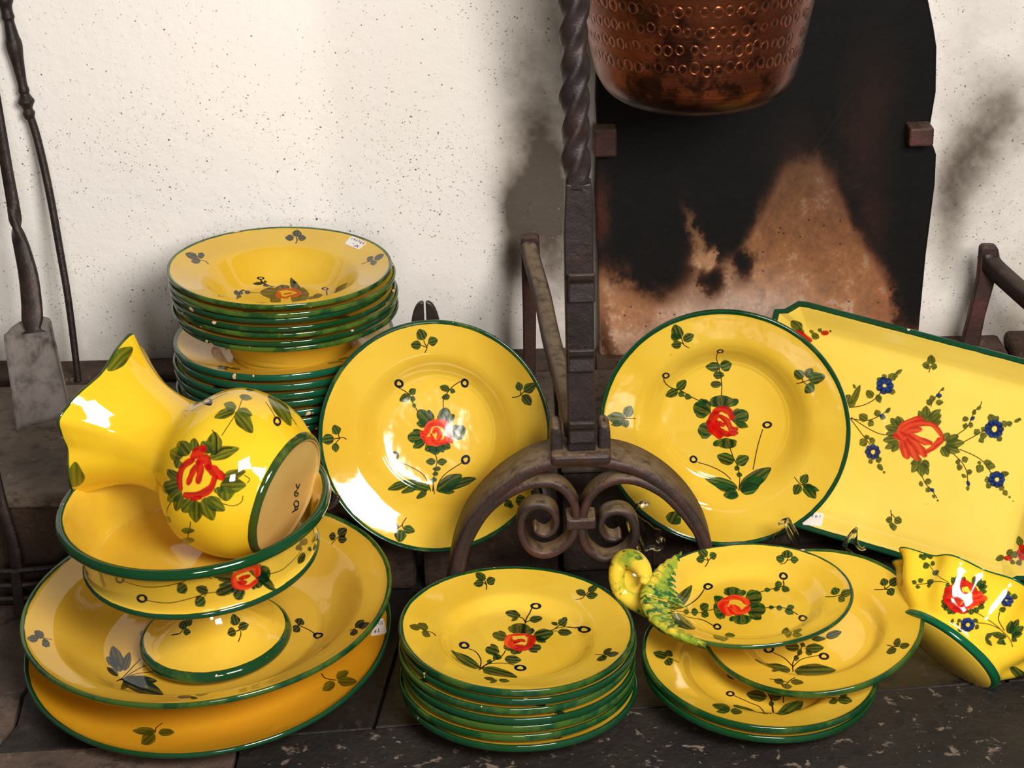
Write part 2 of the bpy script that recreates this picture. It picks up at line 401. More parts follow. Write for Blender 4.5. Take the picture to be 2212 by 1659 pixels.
PAINT = {
'L': [["s",0.0021,[[0.4672,0.8592],[0.4771,0.88],[0.4676,0.899],[0.4651,0.9104]]],["s",0.0021,[[0.4771,0.88],[0.4502,0.892]]],["s",0.0021,[[0.4782,0.8875],[0.4855,0.9023]]],["l",0.456,0.9376,-0.01,0.0235,0.0197,0.0089],["l",0.5035,0.9082,0.0209,0.0043,0.0035,-0.0191],["l",0.4303,0.8926,-0.0222,0.0007,0.0009,0.0188],["s",0.00207,[[0.1176,0.495],[0.1033,0.5032],[0.0668,0.4991]]],["s",0.00207,[[0.0856,0.519],[0.0887,0.5024]]],["s",0.00207,[[0.0923,0.5022],[0.0713,0.4787]]],["l",0.0398,0.498,-0.0271,-0.0033,-0.0029,0.0214],["l",0.0769,0.5389,-0.0102,0.02,0.016,0.0085],["l",0.0722,0.4611,0.0023,-0.0199,-0.0144,-0.0015],["s",0.0021,[[0.8364,0.6559],[0.8626,0.6602],[0.887,0.6801]]],["s",0.0021,[[0.8707,0.6841],[0.8739,0.6653]]],["s",0.0021,[[0.8776,0.663],[0.8864,0.6614]]],["l",0.9134,0.6968,0.0264,0.0166,0.0103,-0.0171],["l",0.8661,0.7036,-0.0046,0.0195,0.0145,0.0037],["l",0.8989,0.6434,0.0161,-0.0233,-0.0159,-0.0113],["s",0.00206,[[0.3651,0.1476],[0.3484,0.1228],[0.3518,0.1045]]],["s",0.00206,[[0.3483,0.1191],[0.3296,0.1075]]],["l",0.3392,0.0736,-0.0029,-0.0262,-0.0235,0.0031],["l",0.3086,0.1135,-0.0247,0.0046,0.0027,0.0164],["l",0.3769,0.0992,0.0244,-0.0088,-0.0056,-0.0156],["l",0.863,0.2124,0.0253,0.0001,-0.0006,-0.0219],["l",0.8053,0.1996,-0.0166,-0.0091,-0.007,0.0127],["l",0.8163,0.1904,-0.004,-0.0109,-0.0105,0.0035],["s",0.00211,[[0.4227,0.5999],[0.4028,0.6366],[0.3875,0.6747],[0.344,0.7051]]],["s",0.00215,[[0.6124,0.7255],[0.5777,0.7035],[0.5544,0.6777],[0.5362,0.648],[0.5349,0.6066]]],["l",0.403,0.6871,0.0139,0.0109,0.0087,-0.0113],["l",0.3679,0.6591,-0.0225,-0.0118,-0.0079,0.0154],["l",0.4037,0.6535,0.0116,-0.0022,-0.0024,-0.0126],["l",0.4085,0.6263,0.009,-0.0006,-0.0007,-0.009],["l",0.5426,0.698,-0.0212,0.007,0.0045,0.0136],["l",0.5775,0.6839,0.0115,-0.0041,-0.0035,-0.0099],["l",0.5463,0.6591,-0.0181,-0.0033,-0.0022,0.0126],["o",0.3467,0.7237,0.0195,-0.0012,-0.0015,-0.0204],["o",0.6309,0.7175,0.0187,-0.0006,-0.0006,-0.0195],["o",0.3167,0.4073,0.0188,-0.0006,-0.0006,-0.0211],["o",0.6246,0.3832,0.0211,-0.0005,-0.0006,-0.0211],["s",0.00212,[[0.4937,0.4116],[0.5002,0.3774],[0.49,0.3399],[0.4829,0.3023],[0.4779,0.2502]]],["l",0.4724,0.3781,-0.0218,0.0006,0.0004,0.0144],["l",0.5228,0.3772,0.0212,0.0028,0.0018,-0.0142],["l",0.4974,0.3472,-0.0185,-0.001,-0.0005,0.0098],["l",0.4907,0.3255,-0.0139,-0.0004,-0.0002,0.0091],["l",0.4828,0.2993,-0.0151,-0.0011,-0.0007,0.0098],["s",0.00211,[[0.3213,0.3861],[0.3792,0.3618],[0.4383,0.3224],[0.4653,0.2652],[0.4681,0.2505]]],["s",0.00212,[[0.6053,0.3686],[0.544,0.3309],[0.509,0.2941],[0.4952,0.2533]]],["s",0.00204,[[0.4853,0.2392],[0.4787,0.2874]]],["l",0.3319,0.2791,-0.0453,-0.0112,-0.0055,0.0157],["l",0.4079,0.2784,-0.0603,0.0192,0.0059,0.019],["l",0.3787,0.2615,-0.0357,-0.0112,-0.005,0.012],["l",0.4294,0.2375,-0.0221,-0.0135,-0.0074,0.0099],["l",0.5521,0.2838,0.0555,0.0342,0.0158,-0.0256],["l",0.5977,0.2829,0.0707,0.0194,0.0054,-0.0193],["l",0.5427,0.2507,0.0309,-0.0059,-0.0029,-0.0139],["f",0.4572,0.5703,-0.029,0.0339,0.0271,0.0234],["f",0.5418,0.5707,0.0143,0.0392,0.0335,-0.0122],["f",0.592,0.5045,0.0344,0.0191,0.0163,-0.0297],["f",0.414,0.4892,-0.0369,-0.0013,-0.001,0.0339],["l",0.4395,0.5451,-0.0244,0.0006,0.0005,0.0173],["l",0.4235,0.455,-0.0268,-0.0144,-0.0078,0.0146],["l",0.4702,0.4424,-0.0211,-0.0146,-0.0119,0.0174],["l",0.4962,0.4315,-0.0027,-0.0252,-0.0247,0.0025],["l",0.5392,0.4463,0.0215,-0.01,-0.008,-0.0171],["l",0.4876,0.4325,-0.0148,-0.0166,-0.014,0.0126],["l",0.5208,0.4354,0.0108,-0.0173,-0.014,-0.0088],["b",0.01657,"o",[[0.4591,0.5107],[0.4735,0.539],[0.5091,0.5486],[0.5441,0.5348],[0.5551,0.5006],[0.542,0.467]]],["b",0.01409,"o",[[0.4401,0.5059],[0.4543,0.4768],[0.474,0.4574]]],["b",0.01409,"o",[[0.4693,0.4765],[0.4952,0.4592],[0.5291,0.4635]]],["b",0.01243,"o",[[0.5448,0.4835],[0.5646,0.4663]]],["b",0.0116,"o",[[0.4906,0.5076],[0.5007,0.5179],[0.516,0.5016],[0.5092,0.4769]]],["b",0.00746,"o",[[0.4775,0.4974],[0.4866,0.476],[0.4969,0.4667]]],["b",0.00912,"o",[[0.4437,0.4998],[0.4626,0.5031]]]],
'R': [["s",0.00204,[[0.3584,0.8312],[0.3391,0.8448],[0.3317,0.8696],[0.3243,0.8891]]],["s",0.00203,[[0.3353,0.8492],[0.3198,0.8582]]],["l",0.3141,0.9025,-0.0098,0.0329,0.0207,0.0082],["l",0.3585,0.8765,0.0214,0.0122,0.0073,-0.0165],["l",0.309,0.8452,-0.02,-0.0015,-0.0008,0.0167],["l",0.3046,0.8805,-0.0154,0.0108,0.0084,0.015],["s",0.0021,[[0.7854,0.6899],[0.8074,0.6991],[0.8308,0.71]]],["s",0.00201,[[0.8074,0.7017],[0.8071,0.7234]]],["s",0.00201,[[0.8113,0.6995],[0.8272,0.689]]],["l",0.7933,0.7326,-0.0178,0.014,0.0116,0.0173],["l",0.8638,0.7245,0.033,0.0093,0.0039,-0.0234],["l",0.8351,0.7419,0.0107,0.0213,0.0156,-0.0087],["l",0.8375,0.6771,0.0159,-0.0113,-0.0138,-0.022],["s",0.002,[[0.1415,0.5285],[0.1061,0.5305],[0.0904,0.5245]]],["s",0.002,[[0.1062,0.5348],[0.1142,0.5472]]],["l",0.067,0.5363,-0.0367,0.0074,0.0031,0.0236],["l",0.1152,0.5618,0.0113,0.0226,0.0173,-0.0108],["l",0.1035,0.5076,0.0038,-0.0164,-0.0145,-0.0033],["l",0.0706,0.5096,-0.0236,-0.0028,-0.0017,0.0119],["s",0.00193,[[0.782,0.2953],[0.8024,0.2738],[0.8225,0.2637]]],["s",0.00196,[[0.8144,0.271],[0.8462,0.2742]]],["l",0.8215,0.2941,0.012,0.0195,0.0139,-0.0082],["l",0.7929,0.2479,-0.0095,-0.0219,-0.016,0.0061],["l",0.8444,0.2451,0.0236,-0.0265,-0.0158,-0.0148],["l",0.8533,0.2581,0.0291,-0.0057,-0.0032,-0.0119],["l",0.2995,0.1116,0.0124,0.0246,0.0259,-0.0134],["l",0.3166,0.0983,0.009,-0.0084,-0.0093,-0.0098],["s",0.00201,[[0.4824,0.6064],[0.4838,0.6529],[0.4756,0.712],[0.4629,0.7666],[0.4704,0.8013]]],["s",0.00202,[[0.3997,0.5788],[0.3595,0.5991],[0.3194,0.6239],[0.2799,0.6385],[0.2585,0.6684],[0.2547,0.6953]]],["l",0.4489,0.7277,-0.0307,-0.0013,-0.0005,0.0196],["l",0.5007,0.7362,0.0227,0.0089,0.0067,-0.0225],["l",0.4716,0.6932,0.0224,0.0005,0.0,-0.016],["l",0.4618,0.6532,0.0236,0.0014,0.0005,-0.0144],["l",0.3219,0.6496,0.0185,0.019,0.0121,-0.0134],["l",0.2827,0.6137,-0.0246,-0.0118,-0.0071,0.0168],["l",0.3218,0.6086,0.012,-0.0084,-0.0063,-0.01],["l",0.3479,0.5984,0.0141,-0.0044,-0.0034,-0.0114],["o",0.4803,0.8095,0.015,0.0001,-0.0007,-0.0118],["o",0.2641,0.7033,0.014,-0.0037,-0.001,-0.0166],["o",0.3701,0.33,0.0162,0.0004,0.0,-0.0171],["o",0.6673,0.4869,0.0192,0.0007,0.0002,-0.0161],["s",0.00203,[[0.5172,0.3858],[0.5336,0.339],[0.55,0.3053],[0.5588,0.256],[0.5567,0.2149]]],["s",0.00203,[[0.388,0.3176],[0.4407,0.3018],[0.4895,0.2777],[0.5224,0.2503]]],["s",0.00201,[[0.6491,0.4667],[0.6298,0.3936],[0.6123,0.2949]]],["l",0.5005,0.3376,-0.0348,0.0122,0.0075,0.0228],["l",0.5687,0.3334,0.0261,0.0146,0.0094,-0.0197],["l",0.5472,0.2971,0.0109,-0.0034,-0.0032,-0.0106],["l",0.5572,0.2692,0.0126,-0.0019,-0.0017,-0.0096],["l",0.6238,0.261,0.063,0.0471,0.0185,-0.0182],["l",0.6136,0.2456,0.0411,0.0218,0.0127,-0.0181],["l",0.602,0.2242,0.037,0.0118,0.0065,-0.0165],["l",0.4848,0.2354,-0.0675,0.0158,0.0052,0.0169],["l",0.4995,0.2213,-0.0451,0.0085,0.0038,0.0137],["l",0.5243,0.1997,-0.0289,-0.0055,-0.0046,0.0153],["l",0.5336,0.1946,-0.0241,-0.0045,-0.0026,0.0092],["f",0.4881,0.5791,-0.0001,0.0292,0.0601,0.0016],["f",0.4058,0.5484,-0.0342,0.0169,0.0171,0.0371],["f",0.4221,0.4593,-0.0303,0.0128,0.0151,0.0383],["f",0.5566,0.5161,0.0344,0.0128,0.0122,-0.0385],["f",0.501,0.4033,0.0001,-0.024,-0.0484,-0.0015],["l",0.566,0.4848,0.0253,-0.007,-0.0036,-0.014],["l",0.4038,0.5747,-0.004,0.0169,0.0156,0.0045],["b",0.02092,"r",[[0.4578,0.5252],[0.445,0.4993],[0.4483,0.4652],[0.4742,0.436]]],["b",0.01454,"r",[[0.4594,0.5389],[0.4842,0.5498],[0.514,0.5387],[0.5253,0.5118]]],["b",0.01273,"r",[[0.4803,0.5174],[0.5005,0.5027],[0.5167,0.4758],[0.5248,0.4572]]],["b",0.01644,"r",[[0.4628,0.4725],[0.4806,0.4508],[0.508,0.443]]],["b",0.01186,"r",[[0.5224,0.4606],[0.5433,0.4663]]],["b",0.01188,"r",[[0.5169,0.4433],[0.5434,0.4492]]],["b",0.01186,"r",[[0.466,0.4914],[0.4885,0.4818]]]],
'A': [["s",0.00255,[[0.3711,0.8503],[0.3717,0.876],[0.365,0.8996]]],["s",0.00251,[[0.3717,0.8776],[0.359,0.8907]]],["l",0.3449,0.9257,-0.0219,0.0177,0.0098,0.0196],["l",0.391,0.9055,0.0181,0.0148,0.0086,-0.0206],["l",0.3367,0.8817,-0.0223,-0.0073,-0.0022,0.0208],["s",0.00259,[[0.7615,0.7698],[0.7884,0.7733],[0.8069,0.795],[0.8175,0.8071]]],["s",0.00255,[[0.8038,0.7914],[0.8124,0.7823]]],["l",0.7843,0.8122,-0.0209,0.0141,0.0046,0.0178],["l",0.8382,0.8214,0.0218,0.0114,0.0063,-0.0184],["l",0.8336,0.7792,0.0243,-0.0004,0.0015,-0.0213],["s",0.00284,[[0.157,0.4763],[0.1421,0.4938],[0.1189,0.4984],[0.0924,0.5122]]],["s",0.0028,[[0.1083,0.5018],[0.0991,0.4795]]],["l",0.0671,0.5065,-0.0237,-0.0007,0.0023,0.0241],["l",0.1007,0.5269,-0.0218,0.013,0.0062,0.0247],["l",0.1166,0.4728,0.0176,-0.0122,-0.0056,-0.0222],["s",0.00298,[[0.8271,0.3335],[0.8519,0.3218],[0.874,0.312]]],["s",0.00302,[[0.8628,0.3146],[0.8564,0.3005]]],["l",0.8776,0.3451,0.0185,0.016,0.0042,-0.0211],["l",0.8977,0.3088,0.025,-0.0012,0.0005,-0.0233],["l",0.8507,0.2894,-0.0224,-0.0074,-0.002,0.0249],["l",0.382,0.1402,-0.0226,0.0047,0.0012,0.0197],["l",0.3991,0.1111,-0.016,-0.0184,-0.0018,0.0169],["l",0.4433,0.1282,0.0226,-0.0037,-0.001,-0.0201],["s",0.00291,[[0.5407,0.6763],[0.5475,0.7216],[0.5692,0.7782]]],["s",0.00291,[[0.5409,0.6853],[0.5325,0.7157],[0.5178,0.7289]]],["s",0.00291,[[0.5439,0.6876],[0.565,0.7049]]],["o",0.5882,0.7838,0.0261,-0.0046,0.0,-0.0101],["o",0.7918,0.5851,0.0264,-0.0276,-0.0006,-0.0188],["o",0.5134,0.3259,0.0274,0.0005,-0.0004,-0.0238],["o",0.2771,0.4956,0.0232,0.0004,0.0003,-0.029],["l",0.4876,0.7479,-0.0333,0.0117,0.0034,0.0254],["l",0.4938,0.7105,-0.015,-0.0127,-0.0027,0.0124],["l",0.5877,0.7122,0.0287,0.0085,0.0019,-0.0257],["s",0.00287,[[0.6457,0.617],[0.6759,0.6397],[0.7174,0.6483],[0.7689,0.6193]]],["s",0.00287,[[0.6486,0.6171],[0.6781,0.6176]]],["s",0.00288,[[0.6668,0.634],[0.6885,0.6657]]],["l",0.7041,0.68,0.0169,0.0163,0.0119,-0.0205],["l",0.6675,0.6771,-0.0152,0.007,0.0021,0.0131],["l",0.7101,0.6057,0.0304,-0.0042,-0.0017,-0.0262],["s",0.0028,[[0.4528,0.4564],[0.4322,0.4083],[0.386,0.3653],[0.3574,0.3336],[0.3403,0.3054]]],["s",0.00283,[[0.3431,0.3056],[0.3745,0.3495],[0.4204,0.3607],[0.4605,0.3584],[0.4891,0.3463]]],["s",0.0028,[[0.2964,0.4692],[0.3284,0.4431],[0.3487,0.3803],[0.3431,0.3111]]],["f",0.3989,0.4607,-0.0289,0.0175,0.008,0.0426],["f",0.4316,0.5737,-0.0321,0.0157,0.0061,0.0402],["f",0.4691,0.4888,-0.0246,0.0049,0.0026,0.0352],["f",0.575,0.4801,0.0308,-0.0016,-0.0015,-0.0353],["f",0.5222,0.6274,0.0038,0.0509,0.0555,-0.0104],["l",0.4106,0.4042,-0.0102,-0.0176,-0.0078,0.0152],["l",0.423,0.4081,0.0138,-0.0071,-0.0034,-0.0204],["l",0.3843,0.3705,-0.0121,-0.0002,0.0,0.0168],["l",0.4839,0.3903,0.0356,-0.0046,-0.0017,-0.0305],["l",0.4891,0.4571,-0.0133,-0.0194,-0.0105,0.0247],["l",0.5106,0.4485,0.0027,-0.0143,-0.011,-0.0076],["l",0.2814,0.3789,-0.0617,0.06,0.0095,0.0308],["l",0.2718,0.3541,-0.0387,0.027,0.0033,0.0147],["l",0.4266,0.2853,0.0749,-0.0321,-0.0045,-0.032],["l",0.375,0.2879,0.0176,-0.0188,-0.0046,-0.0158],["l",0.6174,0.5891,0.0445,0.0171,0.0035,-0.0429],["l",0.6038,0.5448,0.023,-0.0154,-0.0045,-0.0205],["b",0.01936,"o",[[0.4684,0.5624],[0.4646,0.5264],[0.4793,0.4943],[0.4995,0.4786]]],["b",0.01058,"o",[[0.4674,0.5734],[0.498,0.5849],[0.5421,0.5879]]],["b",0.01761,"r",[[0.5507,0.5771],[0.5651,0.5642],[0.5612,0.5175],[0.5372,0.4772],[0.5052,0.4702]]],["b",0.01224,"r",[[0.4942,0.5194],[0.515,0.5415],[0.5312,0.5353]]],["b",0.0113,"r",[[0.4997,0.4979],[0.5288,0.4942]]],["b",0.00878,"r",[[0.4828,0.5431],[0.4942,0.5216]]]],
'B': [["s",0.00281,[[0.5389,0.8723],[0.5436,0.8954],[0.5375,0.9165]]],["l",0.5382,0.9471,-0.0004,0.0275,0.0209,-0.004],["l",0.5068,0.9126,-0.0206,-0.001,-0.0021,0.0218],["l",0.5651,0.9108,0.0196,-0.0022,0.0011,-0.022],["s",0.00295,[[0.1663,0.6179],[0.1502,0.6338],[0.1256,0.6325],[0.1142,0.65]]],["l",0.0877,0.6517,-0.0284,0.0063,0.0009,0.0319],["l",0.128,0.6757,0.0139,0.0145,0.0055,-0.025],["l",0.1116,0.6082,-0.0198,-0.0123,-0.0028,0.0238],["s",0.00339,[[0.8591,0.6085],[0.8873,0.6127],[0.9154,0.6179]]],["l",0.9352,0.6339,0.021,0.0167,0.007,-0.0273],["l",0.8938,0.6402,0.0134,0.016,0.0076,-0.0242],["l",0.9125,0.5862,0.0157,0.0008,0.004,-0.0264],["s",0.0036,[[0.3892,0.6362],[0.3485,0.6329],[0.3007,0.6088],[0.2903,0.2053]]],["s",0.00338,[[0.4493,0.7057],[0.4231,0.7149],[0.3972,0.7225],[0.384,0.7317]]],["s",0.00331,[[0.6988,0.6027],[0.6933,0.6375]]],["s",0.00286,[[0.7312,0.5953],[0.7651,0.5677],[0.8059,0.4816]]],["s",0.00365,[[0.6049,0.5914],[0.6547,0.5996]]],["l",0.3365,0.6333,0.0142,0.003,0.0019,-0.0184],["l",0.2883,0.6093,0.0117,0.0064,-0.0004,-0.015],["l",0.3079,0.6209,0.011,0.0056,0.0015,-0.0142],["l",0.3017,0.5874,0.012,-0.0075,-0.0017,-0.0202],["o",0.2742,0.2054,0.0131,0.0194,0.0051,-0.0399],["o",0.3857,0.7357,0.0166,0.0059,0.0004,-0.0058],["o",0.6858,0.6554,0.0188,-0.0129,0.0005,-0.0087],["l",0.3754,0.7116,-0.0231,-0.0101,-0.0008,0.0066],["l",0.4071,0.7293,0.0072,0.0011,-0.0003,-0.0049],["l",0.4126,0.7114,0.0159,-0.0004,-0.0003,-0.0076],["l",0.6556,0.6006,0.0221,0.0125,0.004,-0.0248],["l",0.6309,0.5723,-0.0257,-0.0018,-0.0013,0.0155],["l",0.7676,0.5694,0.0311,-0.0232,0.0085,-0.0278],["l",0.4349,0.6319,-0.0441,0.0078,-0.0042,0.0609],["l",0.4832,0.6939,-0.005,0.0316,0.0333,0.0139],["l",0.5517,0.6938,0.0099,0.0276,0.0298,-0.0576],["l",0.5885,0.6192,0.0257,0.0148,0.0117,-0.0765],["l",0.4675,0.5611,-0.021,-0.028,-0.0158,0.0644],["l",0.5592,0.5713,0.0236,-0.0186,-0.0015,-0.0497],["b",0.01393,"r",[[0.4745,0.6381],[0.4812,0.5926],[0.5148,0.5756]]],["b",0.0125,"r",[[0.4752,0.6655],[0.5088,0.6811],[0.548,0.6679],[0.5711,0.6343],[0.5495,0.5902]]],["b",0.01042,"r",[[0.5045,0.6209],[0.533,0.6354]]],["b",0.01152,"r",[[0.5231,0.5897],[0.5468,0.6076]]]],
'BT': [["s",0.00191,[[0.3626,0.7253],[0.3752,0.7464],[0.3732,0.7628]]],["s",0.00193,[[0.3756,0.7506],[0.3951,0.77]]],["s",0.00193,[[0.3723,0.7529],[0.36,0.7572]]],["l",0.3592,0.7817,-0.0123,0.0153,0.0131,0.0108],["l",0.3964,0.7724,0.0124,0.0076,0.0051,-0.0134],["l",0.3475,0.7556,-0.0153,-0.0018,0.0008,0.0156],["s",0.00184,[[0.6372,0.7176],[0.6537,0.7207],[0.6646,0.7353]]],["s",0.00192,[[0.6639,0.7295],[0.6759,0.7303]]],["l",0.6649,0.7549,0.002,0.0168,0.0192,-0.0041],["l",0.6376,0.7412,-0.0142,0.0076,0.0056,0.015],["l",0.688,0.7266,0.0144,-0.0025,-0.0013,-0.0149],["s",0.00213,[[0.7719,0.515],[0.8007,0.5029],[0.8267,0.5046]]],["l",0.8062,0.5318,-0.0024,0.021,0.0149,0.0038],["l",0.8431,0.5014,0.0192,-0.0023,0.0004,-0.0217],["l",0.8219,0.4769,0.0091,-0.0158,-0.008,-0.0153],["l",0.369,0.3265,-0.0172,-0.0044,0.0031,0.0319],["l",0.4161,0.3731,0.0188,-0.002,-0.002,-0.0161],["l",0.3865,0.3007,-0.0026,-0.0261,-0.0169,-0.0013],["l",0.6112,0.3423,-0.0149,0.0261,0.0072,0.0533],["l",0.6464,0.3328,0.017,0.002,-0.0012,-0.021],["l",0.6411,0.2938,0.0168,-0.0087,-0.0033,-0.0217],["s",0.00222,[[0.5289,0.6082],[0.5687,0.6215],[0.612,0.6337],[0.6373,0.6407],[0.6398,0.6613]]],["s",0.0022,[[0.5501,0.5218],[0.5985,0.5233],[0.6379,0.5084],[0.6674,0.4712]]],["s",0.0022,[[0.3752,0.5308],[0.3289,0.5146],[0.2663,0.5066],[0.2021,0.4527]]],["s",0.00235,[[0.2023,0.4553],[0.2689,0.5365],[0.3223,0.5942],[0.3497,0.6415]]],["s",0.00236,[[0.2019,0.4502],[0.2642,0.4807],[0.325,0.4721],[0.3627,0.4365]]],["o",0.6415,0.6762,0.0154,-0.005,-0.0014,-0.0118],["o",0.6818,0.4465,0.0164,-0.0043,-0.0027,-0.0199],["o",0.3665,0.6563,0.0176,0.0015,-0.0015,-0.016],["o",0.3768,0.4279,0.0149,-0.0008,-0.0019,-0.0192],["l",0.5779,0.6257,0.0113,-0.0016,-0.0017,-0.0121],["l",0.6111,0.6261,0.0117,-0.0013,-0.0016,-0.013],["l",0.621,0.6502,0.0132,0.0052,0.0025,-0.0165],["l",0.6428,0.6211,0.014,-0.0075,-0.0045,-0.0156],["l",0.5795,0.5228,0.0099,-0.0008,-0.0013,-0.0111],["l",0.608,0.5169,0.0116,-0.0011,-0.0018,-0.0144],["l",0.6472,0.5163,0.0143,0.004,0.0004,-0.0163],["l",0.6392,0.4914,0.0141,-0.0127,-0.0056,-0.0138],["l",0.2747,0.5118,0.0113,0.0079,-0.0005,-0.0164],["l",0.3058,0.5183,0.0125,0.0012,-0.0012,-0.0213],["l",0.343,0.5439,0.0161,0.0136,0.0059,-0.0214],["l",0.3408,0.5017,0.0121,-0.0107,-0.007,-0.0177],["l",0.2594,0.5635,0.0483,0.0833,0.0143,-0.0082],["l",0.2151,0.519,0.0101,0.0287,0.0094,-0.0048],["l",0.2575,0.4091,0.0383,-0.0361,-0.0128,-0.043],["l",0.2381,0.41,0.0113,-0.0272,-0.0101,-0.0193],["f",0.4572,0.6214,0.0045,0.0294,0.0408,-0.0082],["f",0.5211,0.5789,0.0328,0.0046,-0.0015,-0.0539],["f",0.5243,0.5072,0.0341,-0.0028,-0.0057,-0.0495],["f",0.4648,0.4657,-0.0032,-0.0296,-0.0407,0.0034],["f",0.3957,0.5348,-0.0221,-0.0072,-0.0042,0.0707],["l",0.4049,0.5857,-0.0049,0.0206,0.0098,0.0074],["b",0.01936,"o",[[0.4237,0.5797],[0.4077,0.5451],[0.4253,0.5011]]],["b",0.01453,"o",[[0.4239,0.582],[0.4542,0.593],[0.4859,0.5779],[0.4972,0.5543]]],["b",0.01348,"o",[[0.4326,0.5317],[0.4515,0.5022],[0.481,0.5074],[0.4973,0.5306]]],["b",0.01255,"o",[[0.4408,0.5445],[0.464,0.5223]]]],
'C1': [["s",0.00254,[[0.8146,0.6915],[0.8587,0.6784],[0.8878,0.6924]]],["s",0.00252,[[0.861,0.6918],[0.8604,0.6776]]],["s",0.00252,[[0.8629,0.6766],[0.8789,0.666]]],["l",0.8623,0.7204,-0.0014,0.0237,0.0179,-0.0],["l",0.907,0.7029,0.0233,0.0086,0.0061,-0.0239],["l",0.8833,0.6504,0.0056,-0.0246,-0.0169,-0.0059],["s",0.0028,[[0.8087,0.3068],[0.8363,0.2813],[0.8638,0.2661]]],["l",0.8538,0.3059,0.0135,0.0268,0.0104,-0.0171],["l",0.8797,0.2641,0.0216,-0.0036,-0.0012,-0.0228],["l",0.8186,0.2566,-0.0232,-0.0057,-0.0015,0.0255],["s",0.00305,[[0.2691,0.1538],[0.3063,0.1471],[0.3416,0.123]]],["s",0.00303,[[0.3798,0.1628],[0.356,0.1394],[0.3406,0.1141]]],["l",0.3354,0.0852,-0.0048,-0.0253,-0.0204,0.0094],["l",0.3061,0.1336,-0.0214,0.0082,0.0046,0.0243],["l",0.3842,0.1203,0.0278,-0.0073,-0.0036,-0.0236],["s",0.00271,[[0.3818,0.2711],[0.39,0.3363],[0.428,0.3954],[0.4493,0.458]]],["s",0.00267,[[0.3084,0.4149],[0.355,0.368],[0.386,0.3046]]],["s",0.00263,[[0.386,0.3046],[0.4307,0.3491],[0.5105,0.3624]]],["l",0.3987,0.4384,-0.0324,0.0066,0.0041,0.0284],["l",0.4971,0.4138,0.0418,-0.0035,-0.003,-0.0298],["l",0.4675,0.3851,0.0129,-0.0139,-0.0072,-0.0139],["l",0.4276,0.3955,0.012,-0.0046,-0.0045,-0.0201],["l",0.4084,0.3612,0.0121,-0.0039,-0.0035,-0.0176],["l",0.5952,0.4906,0.0382,0.013,0.002,-0.0244],["l",0.5236,0.4737,0.0323,-0.004,-0.002,-0.017],["l",0.4476,0.445,0.006,0.0123,0.0103,-0.0106],["o",0.2936,0.4371,0.024,-0.004,-0.0029,-0.0246],["o",0.5308,0.3525,0.0237,-0.0039,-0.0034,-0.0243],["l",0.2952,0.2976,-0.0762,0.0196,0.01,0.0369],["l",0.4796,0.264,0.0911,-0.013,-0.0054,-0.0432],["l",0.3137,0.2516,-0.0305,-0.028,0.0025,0.0267],["l",0.4163,0.2227,0.0218,-0.0467,-0.0046,-0.0136]],
'C2': [["s",0.00283,[[0.158,0.4955],[0.1394,0.5041],[0.1109,0.5137]]],["l",0.0785,0.5187,-0.0301,0.0017,0.0068,0.0281],["l",0.1196,0.5444,0.0082,0.0236,0.0152,-0.007],["l",0.1131,0.4792,0.0056,-0.0234,-0.0182,-0.0213],["l",0.3857,0.4887,-0.0183,0.014,0.0053,0.0143],["l",0.305,0.1795,-0.037,0.0065,0.0073,0.0342],["l",0.3643,0.1546,0.0244,-0.0031,-0.0058,-0.0292],["l",0.3089,0.1412,-0.0315,-0.0202,0.002,0.0261],["s",0.00298,[[0.7618,0.2888],[0.788,0.2812],[0.8108,0.2761]]],["l",0.8256,0.2873,0.0161,0.0093,0.0008,-0.0211],["l",0.8259,0.2529,0.0276,-0.0143,-0.0072,-0.0324],["l",0.7783,0.2511,-0.0204,-0.0094,0.0003,0.0241],["o",0.3692,0.365,0.0196,0.0013,-0.002,-0.0191],["s",0.00265,[[0.3856,0.3511],[0.4439,0.3077],[0.4879,0.2704],[0.5073,0.1564]]],["s",0.00399,[[0.5286,0.1655],[0.5377,0.3141],[0.5298,0.3815],[0.5143,0.4216],[0.4581,0.4314]]],["s",0.00264,[[0.5868,0.3176],[0.5929,0.3654]]],["l",0.4362,0.2214,-0.0654,0.0608,0.0084,0.0347],["l",0.4788,0.3602,-0.0416,0.0094,0.0081,0.0368],["l",0.5628,0.362,0.0286,0.0102,-0.0006,-0.0309],["l",0.6002,0.2476,0.0716,0.082,0.0054,-0.0557],["l",0.5351,0.3059,0.0122,0.0009,-0.0022,-0.0176],["l",0.4846,0.4126,-0.0198,0.0055,0.0032,0.0137],["l",0.5588,0.4178,-0.0098,0.02,0.0085,0.0123]],
